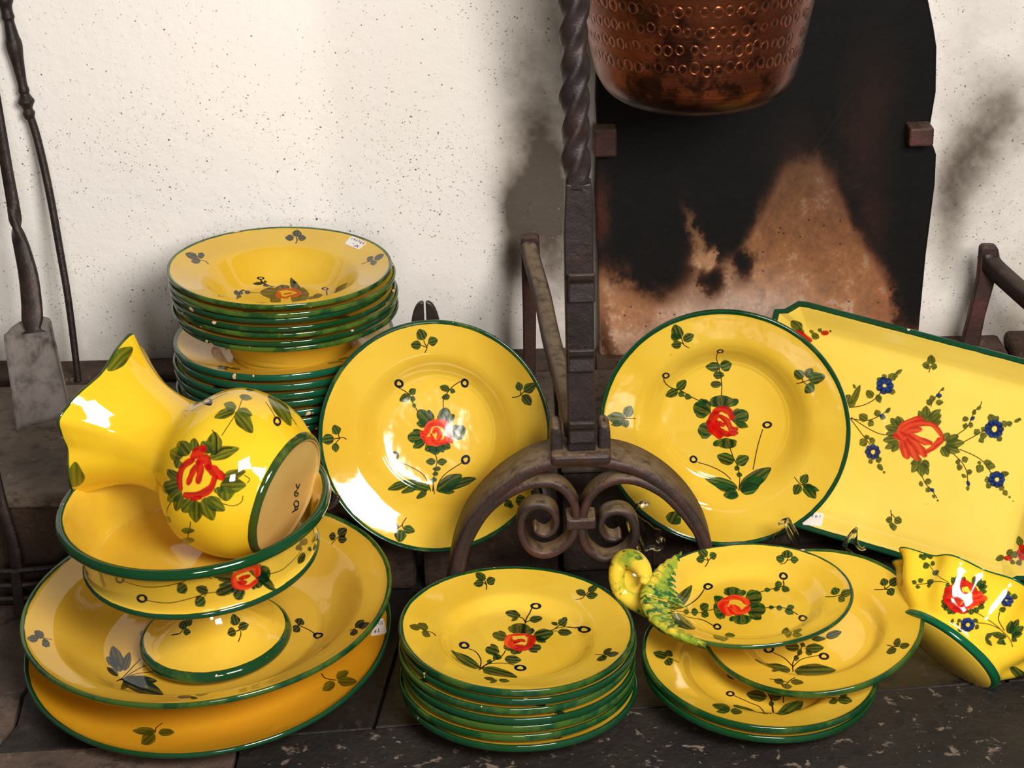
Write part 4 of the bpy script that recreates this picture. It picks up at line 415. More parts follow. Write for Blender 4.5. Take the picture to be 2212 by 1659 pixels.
'PL': [["s",0.00112,[[0.6042,0.1669],[0.5852,0.1729],[0.5589,0.1941],[0.5454,0.2117]]],["s",0.00113,[[0.6037,0.1624],[0.5723,0.1583],[0.5429,0.1442],[0.5274,0.1341]]],["s",0.00102,[[0.6743,0.1325],[0.6981,0.1308],[0.7255,0.1318],[0.7607,0.1333],[0.782,0.1245]]],["s",0.00098,[[0.6872,0.1131],[0.7056,0.1237],[0.7301,0.132]]],["s",0.00117,[[0.7403,0.1369],[0.7161,0.1431],[0.708,0.1593]]],["l",0.6142,0.1762,-0.0066,0.0053,0.0029,0.0088],["l",0.6192,0.1834,-0.0035,0.0092,0.0043,0.0056],["l",0.6271,0.1898,0.0016,0.0112,0.0047,-0.0009],["l",0.6059,0.1565,-0.0049,-0.0015,-0.0005,0.0076],["l",0.6056,0.145,-0.0042,-0.0044,-0.0029,0.0058],["l",0.6456,0.2063,-0.0033,0.0107,0.0047,0.0042],["l",0.6518,0.2075,-0.0003,0.0136,0.0053,0.0004],["l",0.6591,0.205,0.0037,0.0129,0.005,-0.0037],["l",0.6636,0.1979,0.0057,0.0083,0.0035,-0.0057],["l",0.6669,0.188,0.0058,0.0046,0.0022,-0.0056],["l",0.6061,0.1148,-0.0077,-0.0009,0.0012,0.0066],["l",0.608,0.107,-0.008,-0.0042,-0.0012,0.0054],["l",0.6141,0.1033,-0.0056,-0.0062,-0.0037,0.0034],["l",0.6226,0.1012,-0.0019,-0.008,-0.0056,-0.0004],["l",0.6317,0.1051,0.003,-0.0035,-0.0049,-0.0052],["l",0.6557,0.1234,-0.0019,-0.0049,-0.0038,0.0017],["l",0.6643,0.1279,0.003,-0.0068,-0.0053,-0.0035],["l",0.6715,0.1365,0.0043,-0.0061,-0.0042,-0.005],["l",0.6767,0.1498,0.0061,0.0011,0.001,-0.0069],["l",0.6738,0.1624,0.0035,0.0058,0.0036,-0.0047],["l",0.5408,0.2034,-0.0045,-0.0097,-0.0041,0.0065],["l",0.5534,0.2181,0.0059,-0.0008,-0.0004,-0.0079],["l",0.5341,0.2279,-0.0053,-0.0005,0.0013,0.0094],["l",0.5401,0.2428,-0.002,0.0111,0.0041,0.0055],["l",0.5479,0.2361,0.0054,0.0057,0.0016,-0.0041],["l",0.5684,0.1878,0.0083,0.0069,0.0056,-0.0067],["l",0.5303,0.2293,-0.0026,-0.008,-0.0021,0.0014],["l",0.5362,0.1517,0.006,0.0059,0.0019,-0.0056],["l",0.5221,0.1381,-0.0053,0.0008,0.0022,0.0064],["l",0.5308,0.129,-0.0014,-0.0056,-0.0051,-0.001],["l",0.5609,0.1563,0.0085,0.007,0.0049,-0.0065],["l",0.5579,0.144,0.0059,0.0006,0.0001,-0.0049],["l",0.6497,0.0957,-0.0034,0.0029,0.0035,0.004],["l",0.6505,0.0853,-0.0042,-0.0013,-0.0008,0.0047],["l",0.6619,0.0774,0.0016,-0.0059,-0.0057,-0.0025],["l",0.6354,0.0854,-0.0045,-0.0016,-0.0008,0.0059],["l",0.6819,0.115,0.0008,0.005,0.0052,-0.0014],["l",0.691,0.1042,0.0042,0.0008,0.0013,-0.0056],["l",0.6973,0.1952,-0.0037,-0.0003,-0.0005,0.0057],["l",0.7019,0.2092,-0.0004,0.0047,0.0046,0.0005],["l",0.7142,0.21,0.0059,0.0017,0.0009,-0.0062],["l",0.6971,0.1713,-0.0034,-0.0009,-0.0009,0.0056],["l",0.7097,0.1684,0.0041,-0.0044,-0.0037,-0.006],["b",0.00732,"b",[[0.6796,0.1035],[0.6803,0.1036]]],["b",0.00751,"b",[[0.6812,0.0967],[0.6819,0.0968]]],["b",0.00753,"b",[[0.6781,0.0906],[0.6788,0.0907]]],["b",0.00789,"b",[[0.6713,0.0879],[0.6721,0.088]]],["b",0.00784,"b",[[0.6644,0.09],[0.6651,0.0901]]],["b",0.00784,"b",[[0.6609,0.0961],[0.6616,0.0962]]],["b",0.00773,"b",[[0.6624,0.1033],[0.6631,0.1034]]],["b",0.00759,"b",[[0.6678,0.108],[0.6684,0.1081]]],["b",0.00728,"b",[[0.6744,0.108],[0.675,0.108]]],["b",0.00734,"b",[[0.7123,0.1969],[0.7129,0.197]]],["b",0.00741,"b",[[0.7128,0.1879],[0.7134,0.188]]],["b",0.00728,"b",[[0.7074,0.1827],[0.7079,0.1828]]],["b",0.00713,"b",[[0.7017,0.1871],[0.7022,0.1872]]],["b",0.00708,"b",[[0.7014,0.1964],[0.7019,0.1964]]],["b",0.00713,"b",[[0.7066,0.201],[0.7071,0.2011]]],["l",0.738,0.1212,-0.0183,-0.01,-0.0044,0.0052],["l",0.7217,0.1038,0.0004,-0.0087,-0.0057,-0.0],["l",0.7351,0.0967,0.0131,0.0,0.0002,-0.004],["l",0.7554,0.1151,-0.0037,-0.0081,-0.0073,0.0022],["l",0.7625,0.1177,0.0003,-0.0038,-0.0059,0.0003],["l",0.7461,0.1519,-0.0078,0.0126,0.0088,0.005],["l",0.7538,0.1605,-0.0027,0.019,0.0092,0.0019],["l",0.7651,0.1579,0.0039,0.0165,0.0075,-0.0018],["l",0.7705,0.1492,0.0061,0.011,0.0049,-0.0034],["l",0.7732,0.1374,0.0058,0.0024,0.0022,-0.0045],["l",0.9401,0.1223,-0.0811,-0.0119,0.0623,0.0218],["b",0.01054,"r",[[0.6085,0.1233],[0.6152,0.1481],[0.6233,0.1648]]],["b",0.01081,"r",[[0.6128,0.1174],[0.6287,0.1177],[0.6486,0.1222]]],["b",0.00827,"r",[[0.6222,0.1672],[0.6307,0.186],[0.6447,0.1866],[0.657,0.1721]]],["b",0.00833,"r",[[0.6263,0.1264],[0.6344,0.1423],[0.6298,0.1584]]],["b",0.00856,"r",[[0.6484,0.1284],[0.6497,0.1489],[0.6427,0.1608]]],["b",0.00682,"r",[[0.631,0.1101],[0.6414,0.1208]]],["b",0.00952,"o",[[0.6564,0.1391],[0.6623,0.1552],[0.6722,0.1726]]],["b",0.00682,"o",[[0.6552,0.1571],[0.6618,0.1713],[0.6628,0.1813]]]],
}
LABELS = [('B', [(0.0721, 0.0888, -0.0052), (0.0906, 0.0684, -0.0056), (0.1003, 0.0813, -0.001), (0.08, 0.104, -0.0001)], 'B'), ('T', [(-0.0855, -0.1287, 0.0001), (-0.0629, -0.1241, -0.0039), (-0.0668, -0.1093, -0.0195), (-0.0884, -0.1121, -0.0168)], 'T'), ('P1', [(0.1781, -0.0081, -0.0109), (0.1977, -0.0173, -0.0), (0.1922, 0.014, -0.0045), (0.185, 0.0166, -0.0077)], 'P1')]
INSCR = [[(-0.0144, -0.0125, 0.0033), (-0.0109, -0.0233, 0.0032), (-0.0163, -0.0216, 0.0032)], [(-0.009, -0.0227, 0.0033), (-0.0058, -0.0187, 0.0033), (-0.003, -0.0232, 0.0033), (-0.0037, -0.0302, 0.0032), (-0.0067, -0.0285, 0.0032), (-0.0059, -0.0215, 0.0033)], [(0.0017, -0.0319, 0.0032), (0.0019, -0.0403, 0.0032), (0.0059, -0.0455, 0.0032), (0.0078, -0.0387, 0.0032), (0.0055, -0.0306, 0.0032), (0.0017, -0.0319, 0.0032)], [(0.0065, -0.0431, 0.0032), (0.009, -0.0381, 0.0032), (0.011, -0.0437, 0.0032), (0.0083, -0.0475, 0.0032), (0.0147, -0.0361, 0.0032)]]

# ------------------------------------------------------------------ painted designs
IMG = {}
def design(key, pal, N=1024):
    p = Paint('painted_' + key, N); p.run(PAINT.get(key, []), pal)
    IMG[key] = p.image(); return IMG[key]
NAMES = dict(L='soup_plate_front', R='serving_plate', A='dinner_plate', C1='side_plate', C2='leaf_plate', B='soup_plate', P1='platter', P2='large_bowl',
             CB='compote_band', CF='compote_foot', V='pitcher', T='tray', BT='leaf_dish', PL='planter')
for k_, p_ in dict(L='g', R='g', A='d', C1='d', C2='g', B='k', P1='o', P2='k', CB='d', CF='d', V='o', T='t', BT='g', PL='g').items():
    design(k_, p_)
YS1, YS2 = srgb(250, 208, 66), srgb(244, 196, 52)
MAT = {}
for k_ in NAMES:
    MAT[k_] = ceramic('glazed_' + NAMES[k_], IMG[k_], chips=-.2 if k_ in ('CF', 'CB') else .45)
OLIVE = (srgb(52, 70, 22), srgb(40, 66, 34), srgb(110, 120, 44))
MAT['P1'] = ceramic('glazed_platter_shaded', IMG['P1'], srgb(216, 160, 36), srgb(208, 148, 26), chips=.4)  # front-left shade put into the platter's glaze colour
MAT['P2'] = ceramic('glazed_large_bowl_shaded', IMG['P2'], srgb(218, 174, 60), srgb(210, 162, 46), chips=.4)  # same shade mixed, more weakly, into the bowl's glaze colour
MAT['B'] = ceramic('glazed_soup_plate_worn', IMG['B'], chips=1.1, olive=.8)
MAT['V'] = ceramic('glazed_pitcher', IMG['V'], srgb(234, 192, 40), srgb(226, 178, 30), chips=.2, greens=OLIVE, rough=.05)
MAT['T'] = ceramic('glazed_tray', IMG['T'], srgb(236, 206, 92), srgb(230, 198, 82), chips=.8, greens=(srgb(10, 58, 34), srgb(16, 66, 44), srgb(20, 72, 40)), olive=.2)
MAT['PL'] = ceramic('glazed_planter', IMG['PL'], srgb(236, 196, 48), srgb(228, 180, 34), greens=(srgb(6, 78, 44), srgb(10, 84, 52), srgb(10, 80, 50)), olive=.1)
PLAIN = ceramic('glazed_plain', None)
PLAIN_B = ceramic('glazed_plain_worn', None, chips=1.0, olive=.8)
M_clay = ceramic('bare_clay', None, srgb(206, 170, 96), srgb(190, 152, 80), chips=-1, rough=.6)

# ------------------------------------------------------------------ setting: floor, ledge, wall
M_gran = stone('dark_speckled_stone', srgb(44, 37, 32), srgb(22, 18, 17), srgb(140, 122, 106), .75, .55, .8, .006)
M_slab = stone('smooth_dark_stone', srgb(44, 36, 31), srgb(26, 20, 17), srgb(84, 72, 62), .25, .45, .8, .002)
M_brown = stone('brown_stone', srgb(104, 86, 74), srgb(70, 54, 45), srgb(150, 130, 112), .3, .6, .8, .003)
M_ledge = stone('grey_ledge_stone', srgb(108, 92, 78), srgb(74, 61, 50), srgb(160, 144, 124), .3, .7, .9, .002)
M_riser = stone('rough_sooty_stone', srgb(74, 52, 38), srgb(34, 23, 17), srgb(104, 78, 56), .35, .8, .9, .012)
M_rough = stone('rubble_stone', srgb(96, 72, 56), srgb(56, 40, 31), srgb(160, 140, 120), .3, .8, 1.2, .010)
floor = mesh('floor', [(-1.3, .9, -.014), (1.3, .9, -.014), (1.3, 2.75, -.014), (-1.3, 2.75, -.014), (-1.3, .9, -.03), (1.3, .9, -.03), (1.3, 2.75, -.03), (-1.3, 2.75, -.03)],
             [(0, 1, 2, 3), (7, 6, 5, 4), (0, 4, 5, 1), (2, 6, 7, 3)], stone('floor_bed', srgb(26, 22, 20), srgb(18, 15, 13), srgb(40, 34, 30), .2, .8), smooth=False)
tag(floor, kind='structure')
def grid_slab(name, poly, ztop, zbot, mat, parent, amp=.0012, seed=0, step=.02):
    """stone slab with a slightly uneven, worn top"""
    o = prism(name, poly, zbot, ztop, mat, parent, bw=0)
    bm = bmesh.new(); bm.from_mesh(o.data)
    bmesh.ops.bevel(bm, geom=[e for e in bm.edges if e.verts[0].co.z > ztop - 1e-6 and e.verts[1].co.z > ztop - 1e-6], offset=.0018, segments=2, affect='EDGES', profile=.6)
    bm.to_mesh(o.data); bm.free()
    return o
g = .0018
grid_slab('stone_slab', [(-1.3, .9), (-.322, .9), (-.30, 1.86), (-.302, 1.885), (-.56, 1.87), (-1.3, 1.87)], .0012, -.012, M_brown, floor)
grid_slab('stone_slab', [(-.318, .9), (1.3, .9), (1.3, 2.01), (.549, 1.957), (.389, 1.944), (.1266, 1.922), (-.12, 1.90), (-.297, 1.884), (-.296, 1.86)], .0012, -.012, M_gran, floor)
grid_slab('stone_slab', [(-1.3, 1.874), (-.56, 1.874), (-.548, 1.93), (-.552, 1.99), (-.54, 2.06), (-.545, 2.199), (-1.3, 2.199)], -.0018, -.012, M_brown, floor)
grid_slab('stone_slab', [(-.556, 1.878), (-.30, 1.892), (-.16, 1.905), (-.125, 2.204), (-.541, 2.199), (-.536, 2.06), (-.548, 1.99), (-.544, 1.93)], -.0024, -.012, M_slab, floor)
grid_slab('stone_slab', [(-.156, 1.906), (.1266, 1.930), (.17, 1.934), (.20, 2.26), (-.121, 2.21)], -.0020, -.012, M_slab, floor)
grid_slab('stone_slab', [(.174, 1.934), (.389, 1.952), (.53, 1.964), (.54, 2.34), (.204, 2.34)], -.0024, -.012, M_slab, floor)
grid_slab('stone_slab', [(.534, 1.964), (1.3, 2.018), (1.3, 2.34), (.544, 2.34)], -.0018, -.012, M_slab, floor)

ledge = mesh('hearth_ledge', [(-1.3, 2.24, -.012), (1.3, 2.34, -.012), (1.3, 2.62, -.012), (-1.3, 2.62, -.012), (-1.3, 2.24, .128), (1.3, 2.34, .128), (1.3, 2.62, .128), (-1.3, 2.62, .128)],
             [(0, 3, 2, 1), (4, 5, 6, 7), (0, 1, 5, 4), (2, 3, 7, 6)], M_riser, smooth=False)
tag(ledge, kind='structure')
def block(poly, z0, z1, mat, parent, jit=.0015, name='stone_block', bw=.006):
    poly = [(a + random.uniform(-jit, jit), b + random.uniform(-jit, jit)) for a, b in poly]
    return prism(name, poly, z0, z1, mat, parent, bw=bw)
# risers
block([(-1.3, 2.212), (-.60, 2.207), (-.60, 2.25), (-1.3, 2.25)], -.011, .124, M_riser, ledge)
block([(-.597, 2.206), (-.36, 2.204), (-.36, 2.25), (-.597, 2.25)], -.011, .124, M_riser, ledge)
block([(-.357, 2.226), (-.124, 2.224), (-.124, 2.26), (-.357, 2.26)], -.011, .124, M_riser, ledge)
block([(-.112, 2.226), (.050, 2.228), (.050, 2.26), (-.112, 2.26)], -.011, .124, M_riser, ledge)
block([(.056, 2.258), (.30, 2.262), (.30, 2.31), (.056, 2.31)], -.011, .124, M_riser, ledge)
block([(.304, 2.318), (.60, 2.322), (.60, 2.35), (.304, 2.35)], -.011, .124, M_riser, ledge)
block([(.604, 2.32), (1.3, 2.325), (1.3, 2.35), (.604, 2.35)], -.011, .124, M_riser, ledge)
# top slabs
for poly in ([(-1.3, 2.202), (-.50, 2.198), (-.505, 2.53), (-1.3, 2.53)], [(-.497, 2.200), (-.36, 2.200), (-.355, 2.218), (-.124, 2.219), (-.128, 2.53), (-.502, 2.53)],
             [(-.118, 2.220), (.052, 2.221), (.055, 2.53), (-.124, 2.53)], [(.056, 2.252), (.302, 2.254), (.30, 2.53), (.059, 2.53)],
             [(.306, 2.312), (.60, 2.314), (.595, 2.53), (.304, 2.53)], [(.604, 2.312), (1.3, 2.316), (1.3, 2.53), (.60, 2.53)]):
    block(poly, .125, .144, M_ledge, ledge, .001, 'stone_slab', .004)
# small rubble course at the foot of the wall
x = -1.0
while x < 1.0:
    L_ = random.uniform(.07, .15)
    h_ = random.uniform(.148, .156) if x > .55 or x < -.45 else random.uniform(.1462, .1490)
    block([(x, 2.534 + random.uniform(-.003, .006)), (x + L_ - .004, 2.534 + random.uniform(-.003, .006)), (x + L_ - .004, 2.605), (x, 2.605)], .13, h_, M_rough, ledge, .002, 'rubble_stone', .007)
    x += L_

# wall: limewashed plaster with soot, specks and painted light falloff at right
WX0, WX1, WZ0, WZ1 = -.75, .80, .10, .70
def wall_image():
    N, Mh = 2400, 930
    X = np.linspace(WX0, WX1, N)[None, :]; Z = np.linspace(WZ0, WZ1, Mh)[:, None]
    base = np.array([[.957, .930, .900]]); img = np.ones((Mh, N, 3), np.float32) * base[0]
    n = fbm(N, 3, (5, 12, 30, 70, 150), .6, Mh); n2 = fbm(N, 5, (20, 60, 140, 300), .7, Mh)
    def blob(cx, cz, sx, sz, a, rot=0):
        dx = X - cx; dz = Z - cz; u = dx * cos(rot) + dz * sin(rot); v = -dx * sin(rot) + dz * cos(rot)
        return a * np.exp(-((u / sx) ** 2 + (v / sz) ** 2))
    soot = blob(.035, .46, .035, .10, .62, .1) + blob(.05, .36, .03, .12, .55) + blob(.012, .335, .022, .05, .85) + blob(.006, .27, .018, .035, .6) + blob(.05, .58, .04, .09, .22) + blob(.06, .30, .03, .1, .25)
    soot += blob(.03, .38, .05, .08, .30) + blob(.61, .40, .035, .10, .55, -.45) + blob(.66, .46, .05, .05, .25) + blob(.585, .31, .02, .08, .3) + blob(.6, .52, .05, .12, .15) + blob(.1, .4, .04, .3, .35) + blob(.72, .45, .16, .4, .20)  # last wide blob is painted light falloff on the right wall, not soot
    soot *= (.25 + 1.5 * n) * (.55 + .9 * n2)
    soot += .10 * s2((n - .5) * 4) * s2((.35 - Z) * 4) + .16 * np.exp(-((Z - .15) / .03) ** 2) * (.4 + n2)
    soot = np.clip(soot, 0, .92)[..., None]
    img = img * (1 - soot * np.array([.72, .76, .80])) 
    warm = s2((n - .62) * 5)[..., None] * .05; img = img * (1 - warm * np.array([.2, .6, 1.6]))
    # specks
    sc = N / (WX1 - WX0)
    for i in range(26000):
        sx_, sz_ = rng.rand() * (WX1 - WX0) + WX0, WZ0 + rng.rand() * (WZ1 - WZ0)
        d = .16 + .9 * math.exp(-((sz_ - .33) / .12) ** 2) * (1 if sx_ > -.5 else .6) + .8 * math.exp(-((sx_ - .04) / .07) ** 2) + 1.3 * (sx_ > .54) + .3 * (sz_ < .25)
        d *= .25 + 1.6 * float(n2[int((sz_ - WZ0) / (WZ1 - WZ0) * (Mh - 1)), int((sx_ - WX0) / (WX1 - WX0) * (N - 1))] > .5)
        if rng.rand() > d: continue
        r = abs(rng.normal(0, .00034)) + .00024; el = rng.uniform(.2, 1); an = rng.uniform(0, pi); c = rng.choice([0, 1], p=[.75, .25])
        px_, pz_ = (sx_ - WX0) * sc, (sz_ - WZ0) * sc; R_ = r * sc + 1.5
        x0, x1, z0, z1 = int(max(px_ - R_, 0)), int(min(px_ + R_ + 1, N)), int(max(pz_ - R_, 0)), int(min(pz_ + R_ + 1, Mh))
        if x1 <= x0 or z1 <= z0: continue
        yy, xx = np.mgrid[z0:z1, x0:x1]; u = (xx - px_) * cos(an) + (yy - pz_) * sin(an); v = (-(xx - px_) * sin(an) + (yy - pz_) * cos(an)) / el
        m = s2((r * sc - np.hypot(u, v)) + .6)[..., None] * rng.uniform(.35, .9)
        img[z0:z1, x0:x1] = img[z0:z1, x0:x1] * (1 - m) + m * np.array([(.20, .16, .13), (.62, .50, .32)][c])
    return raw_image('limewash', np.clip(img, 0, 1))
Mw = NT('limewashed_plaster')
tx = Mw.node('ShaderNodeTexImage', image=wall_image(), interpolation='Linear', extension='EXTEND')
ocw = Mw.node('ShaderNodeTexCoord').outputs['Object']
Mw.set(Base_Color=tx.outputs[0], Roughness=.85)
Mw.bump(Mw.math('ADD', Mw.math('MULTIPLY', Mw.noise(6, 5, ocw), 3.0), Mw.math('ADD', Mw.noise(60, 5, ocw, rough=.6), Mw.math('MULTIPLY', Mw.noise(300, 2, ocw), .25))), .35, .004)
nx, nz = 60, 50
wv, wuv = [], []
for j in range(nz + 1):
    for i in range(nx + 1):
        X_ = -1.3 + 2.6 * i / nx; Z_ = .1 + 1.5 * j / nz
        wv.append((X_, 2.606 + .004 * sin(X_ * 9 + Z_ * 4) + .003 * sin(Z_ * 17 - X_ * 5), Z_)); wuv.append(((X_ - WX0) / (WX1 - WX0), (Z_ - WZ0) / (WZ1 - WZ0)))
wf = [(j * (nx + 1) + i, j * (nx + 1) + i + 1, (j + 1) * (nx + 1) + i + 1, (j + 1) * (nx + 1) + i) for j in range(nz) for i in range(nx)]
nb = len(wv); wv += [(-1.3, 2.70, .1), (1.3, 2.70, .1), (1.3, 2.70, 1.6), (-1.3, 2.70, 1.6)]; wuv += [(0, 0)] * 4
wf.append((nb, nb + 3, nb + 2, nb + 1))
wall = mesh('wall_back', wv, wf, Mw.m, uv=wuv)
tag(wall, kind='structure')

# ------------------------------------------------------------------ fireback
def fireback_image():
    N, Mh = 1000, 1500
    u = np.linspace(-.1, 1.1, N)[None, :]; v = np.linspace(-.1, 1.7, Mh)[:, None]
    n = fbm(N, 21, (4, 8, 16, 32, 64, 128), .6, Mh); n2 = fbm(N, 23, (24, 60, 140, 300), .8, Mh); n3 = fbm(N, 29, (3, 6, 12), .5, Mh)
    uw = u + .10 * (n - .5) + .05 * (n2 - .5); vw = v + .11 * (n3 - .5) + .10 * (n - .5) + .03 * (n2 - .5)
    def blob(cu, cv, su, sv, rot=0):
        du = uw - cu; dv = vw - cv; a = du * cos(rot) + dv * sin(rot); b = -du * sin(rot) + dv * cos(rot)
        return np.exp(-((a / su) ** 2 + (b / sv) ** 2) ** 1.3)
    # 1 = soot
    edge = np.interp(u[0], [-.1, .05, .15, .22, .31, .38, .43, .50, .58, .68, .74, .80, .86, .93, 1.1], [.27, .25, .22, .21, .26, .23, .27, .42, .52, .56, .50, .36, .28, .16, .05])[None, :]
    soot = s2((vw - edge + .03) / .17)
    soot = np.maximum(soot, .9 * blob(.34, .24, .05, .06)); soot = np.maximum(soot, .95 * blob(.19, .30, .12, .09)); soot = np.maximum(soot, .85 * s2((uw - .90) / .05) * s2((vw - .0) / .2))
    soot = np.maximum(soot, .8 * blob(.45, .30, .04, .06)); soot = np.maximum(soot, .5 * blob(.02, .0, .03, .2))
    soot -= .75 * blob(.30, .40, .03, .13, .2); soot -= .75 * blob(.355, .31, .018, .05, -.35)
    soot -= .45 * blob(.86, .72, .09, .17, -.1); soot -= .42 * blob(.03, .50, .04, .14); soot -= .3 * blob(.6, .62, .07, .14)
    soot = np.clip(soot + .55 * (n - .5) * s2(soot * 2) + .45 * (n2 - .5) * s2(soot * 2), 0, 1)
    tan = np.array([.76, .54, .38]); pink = np.array([.82, .69, .61]); org = np.array([.60, .35, .18]); black = np.array([.055, .038, .030]); red = np.array([.46, .20, .13])
    pk = np.clip(1.8 * blob(.42, .07, .42, .17) * (.2 + n), 0, 1)[..., None]
    col = tan * (1 - pk) + pink * pk
    og = np.clip(blob(.80, .2, .16, .2) + blob(.12, .17, .1, .08) + blob(.6, .4, .15, .15), 0, .8)[..., None]; col = col * (1 - og * .6) + org * og * .6
    rd = np.clip(blob(.86, .66, .12, .22, -.1) + blob(.03, .48, .05, .15), 0, 1)[..., None]; col = col * (1 - rd) + red * rd
    col = col * (.72 + .55 * n2[..., None])
    fl = s2((n2 - .62) * 10)[..., None] * (1 - soot[..., None]) * .45; col = col * (1 - fl) + np.array([.80, .74, .68]) * fl
    sm = soot[..., None]; brn = np.array([.30, .17, .10])
    a1 = s2(sm / .55); a2 = s2((sm - .35) / .5)
    col = col * (1 - a1) + brn * (.6 + .8 * n2[..., None]) * a1; col = col * (1 - a2) + black * (.6 + .8 * n2[..., None]) * a2
    rd3 = np.clip(.6 * blob(.84, .70, .09, .20, -.1) + .75 * blob(.02, .47, .035, .12) + .35 * blob(.88, .42, .05, .12) + .3 * blob(.62, .62, .08, .12) + .35 * blob(.9, .1, .05, .15), 0, 1)[..., None] * (.35 + n2[..., None] * .9)
    col = col * (1 - rd3) + np.array([.50, .24, .15]) * rd3
    ln = np.exp(-((((u - .78) * .50 - (v - .76) * .36) / .62) / .0022) ** 2) * (v < .76) * (v > .40) * .35; col = col * (1 - ln[..., None]) + np.array([.45, .32, .24]) * ln[..., None]
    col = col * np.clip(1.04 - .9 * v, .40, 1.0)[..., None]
    spots = rng.rand(60, 2)
    for a, b in spots:
        cu_, cv_ = a, b * .45; m = np.clip(1 - np.hypot((u - cu_) * 1.0, (v - cv_) * 1.05) / .004, 0, 1)[..., None]; col = col * (1 - .8 * m)
    return raw_image('soot_stains', np.clip(col, 0, 1))
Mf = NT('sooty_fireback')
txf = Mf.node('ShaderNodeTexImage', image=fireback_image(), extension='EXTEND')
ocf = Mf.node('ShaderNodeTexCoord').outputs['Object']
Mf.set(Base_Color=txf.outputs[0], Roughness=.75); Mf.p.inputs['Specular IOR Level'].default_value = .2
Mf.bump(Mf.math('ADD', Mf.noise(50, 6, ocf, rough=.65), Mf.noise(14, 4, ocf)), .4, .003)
fbp = [(.118, .146), (.542, .146), (.543, .185), (.5465, .277), (.553, .371), (.5527, .412), (.548, .424), (.543, .430), (.543, .452), (.5478, .495), (.5455, .553), (.5404, .578), (.5316, .613), (.515, .655), (.49, .70), (.45, .74), (.40, .765), (.333, .775), (.26, .765), (.21, .74), (.17, .70), (.142, .655), (.127, .613), (.122, .578), (.118, .553), (.116, .495), (.118, .45), (.115, .41), (.114, .371), (.117, .277)]
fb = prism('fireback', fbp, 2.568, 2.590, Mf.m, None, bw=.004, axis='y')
lu = fb.data.uv_layers.new(name='UVMap')
for lp in fb.data.loops:
    co = fb.data.vertices[lp.vertex_index].co
    uu = (co.x - .1149) / .42; vv = (co.z - .135) / .476
    lu.data[lp.index].uv = ((uu + .1) / 1.2, (vv + .1) / 1.8)
tag(fb, 'tall arched fireback plate stained with soot, leaning on the white wall', 'fireback')
M_rust = iron('rusty_iron', srgb(54, 30, 25), srgb(80, 42, 32), srgb(110, 90, 74), .2, .6, .6)
M_black = iron('black_iron', srgb(40, 32, 30), srgb(66, 46, 38), srgb(88, 74, 62), .4, .45, .4)
box('bracket', (.112, 2.535, .431), (.141, 2.569, .4665), M_rust, fb, .003)
box('bracket', (.510, 2.535, .4335), (.541, 2.569, .458), M_rust, fb, .003)

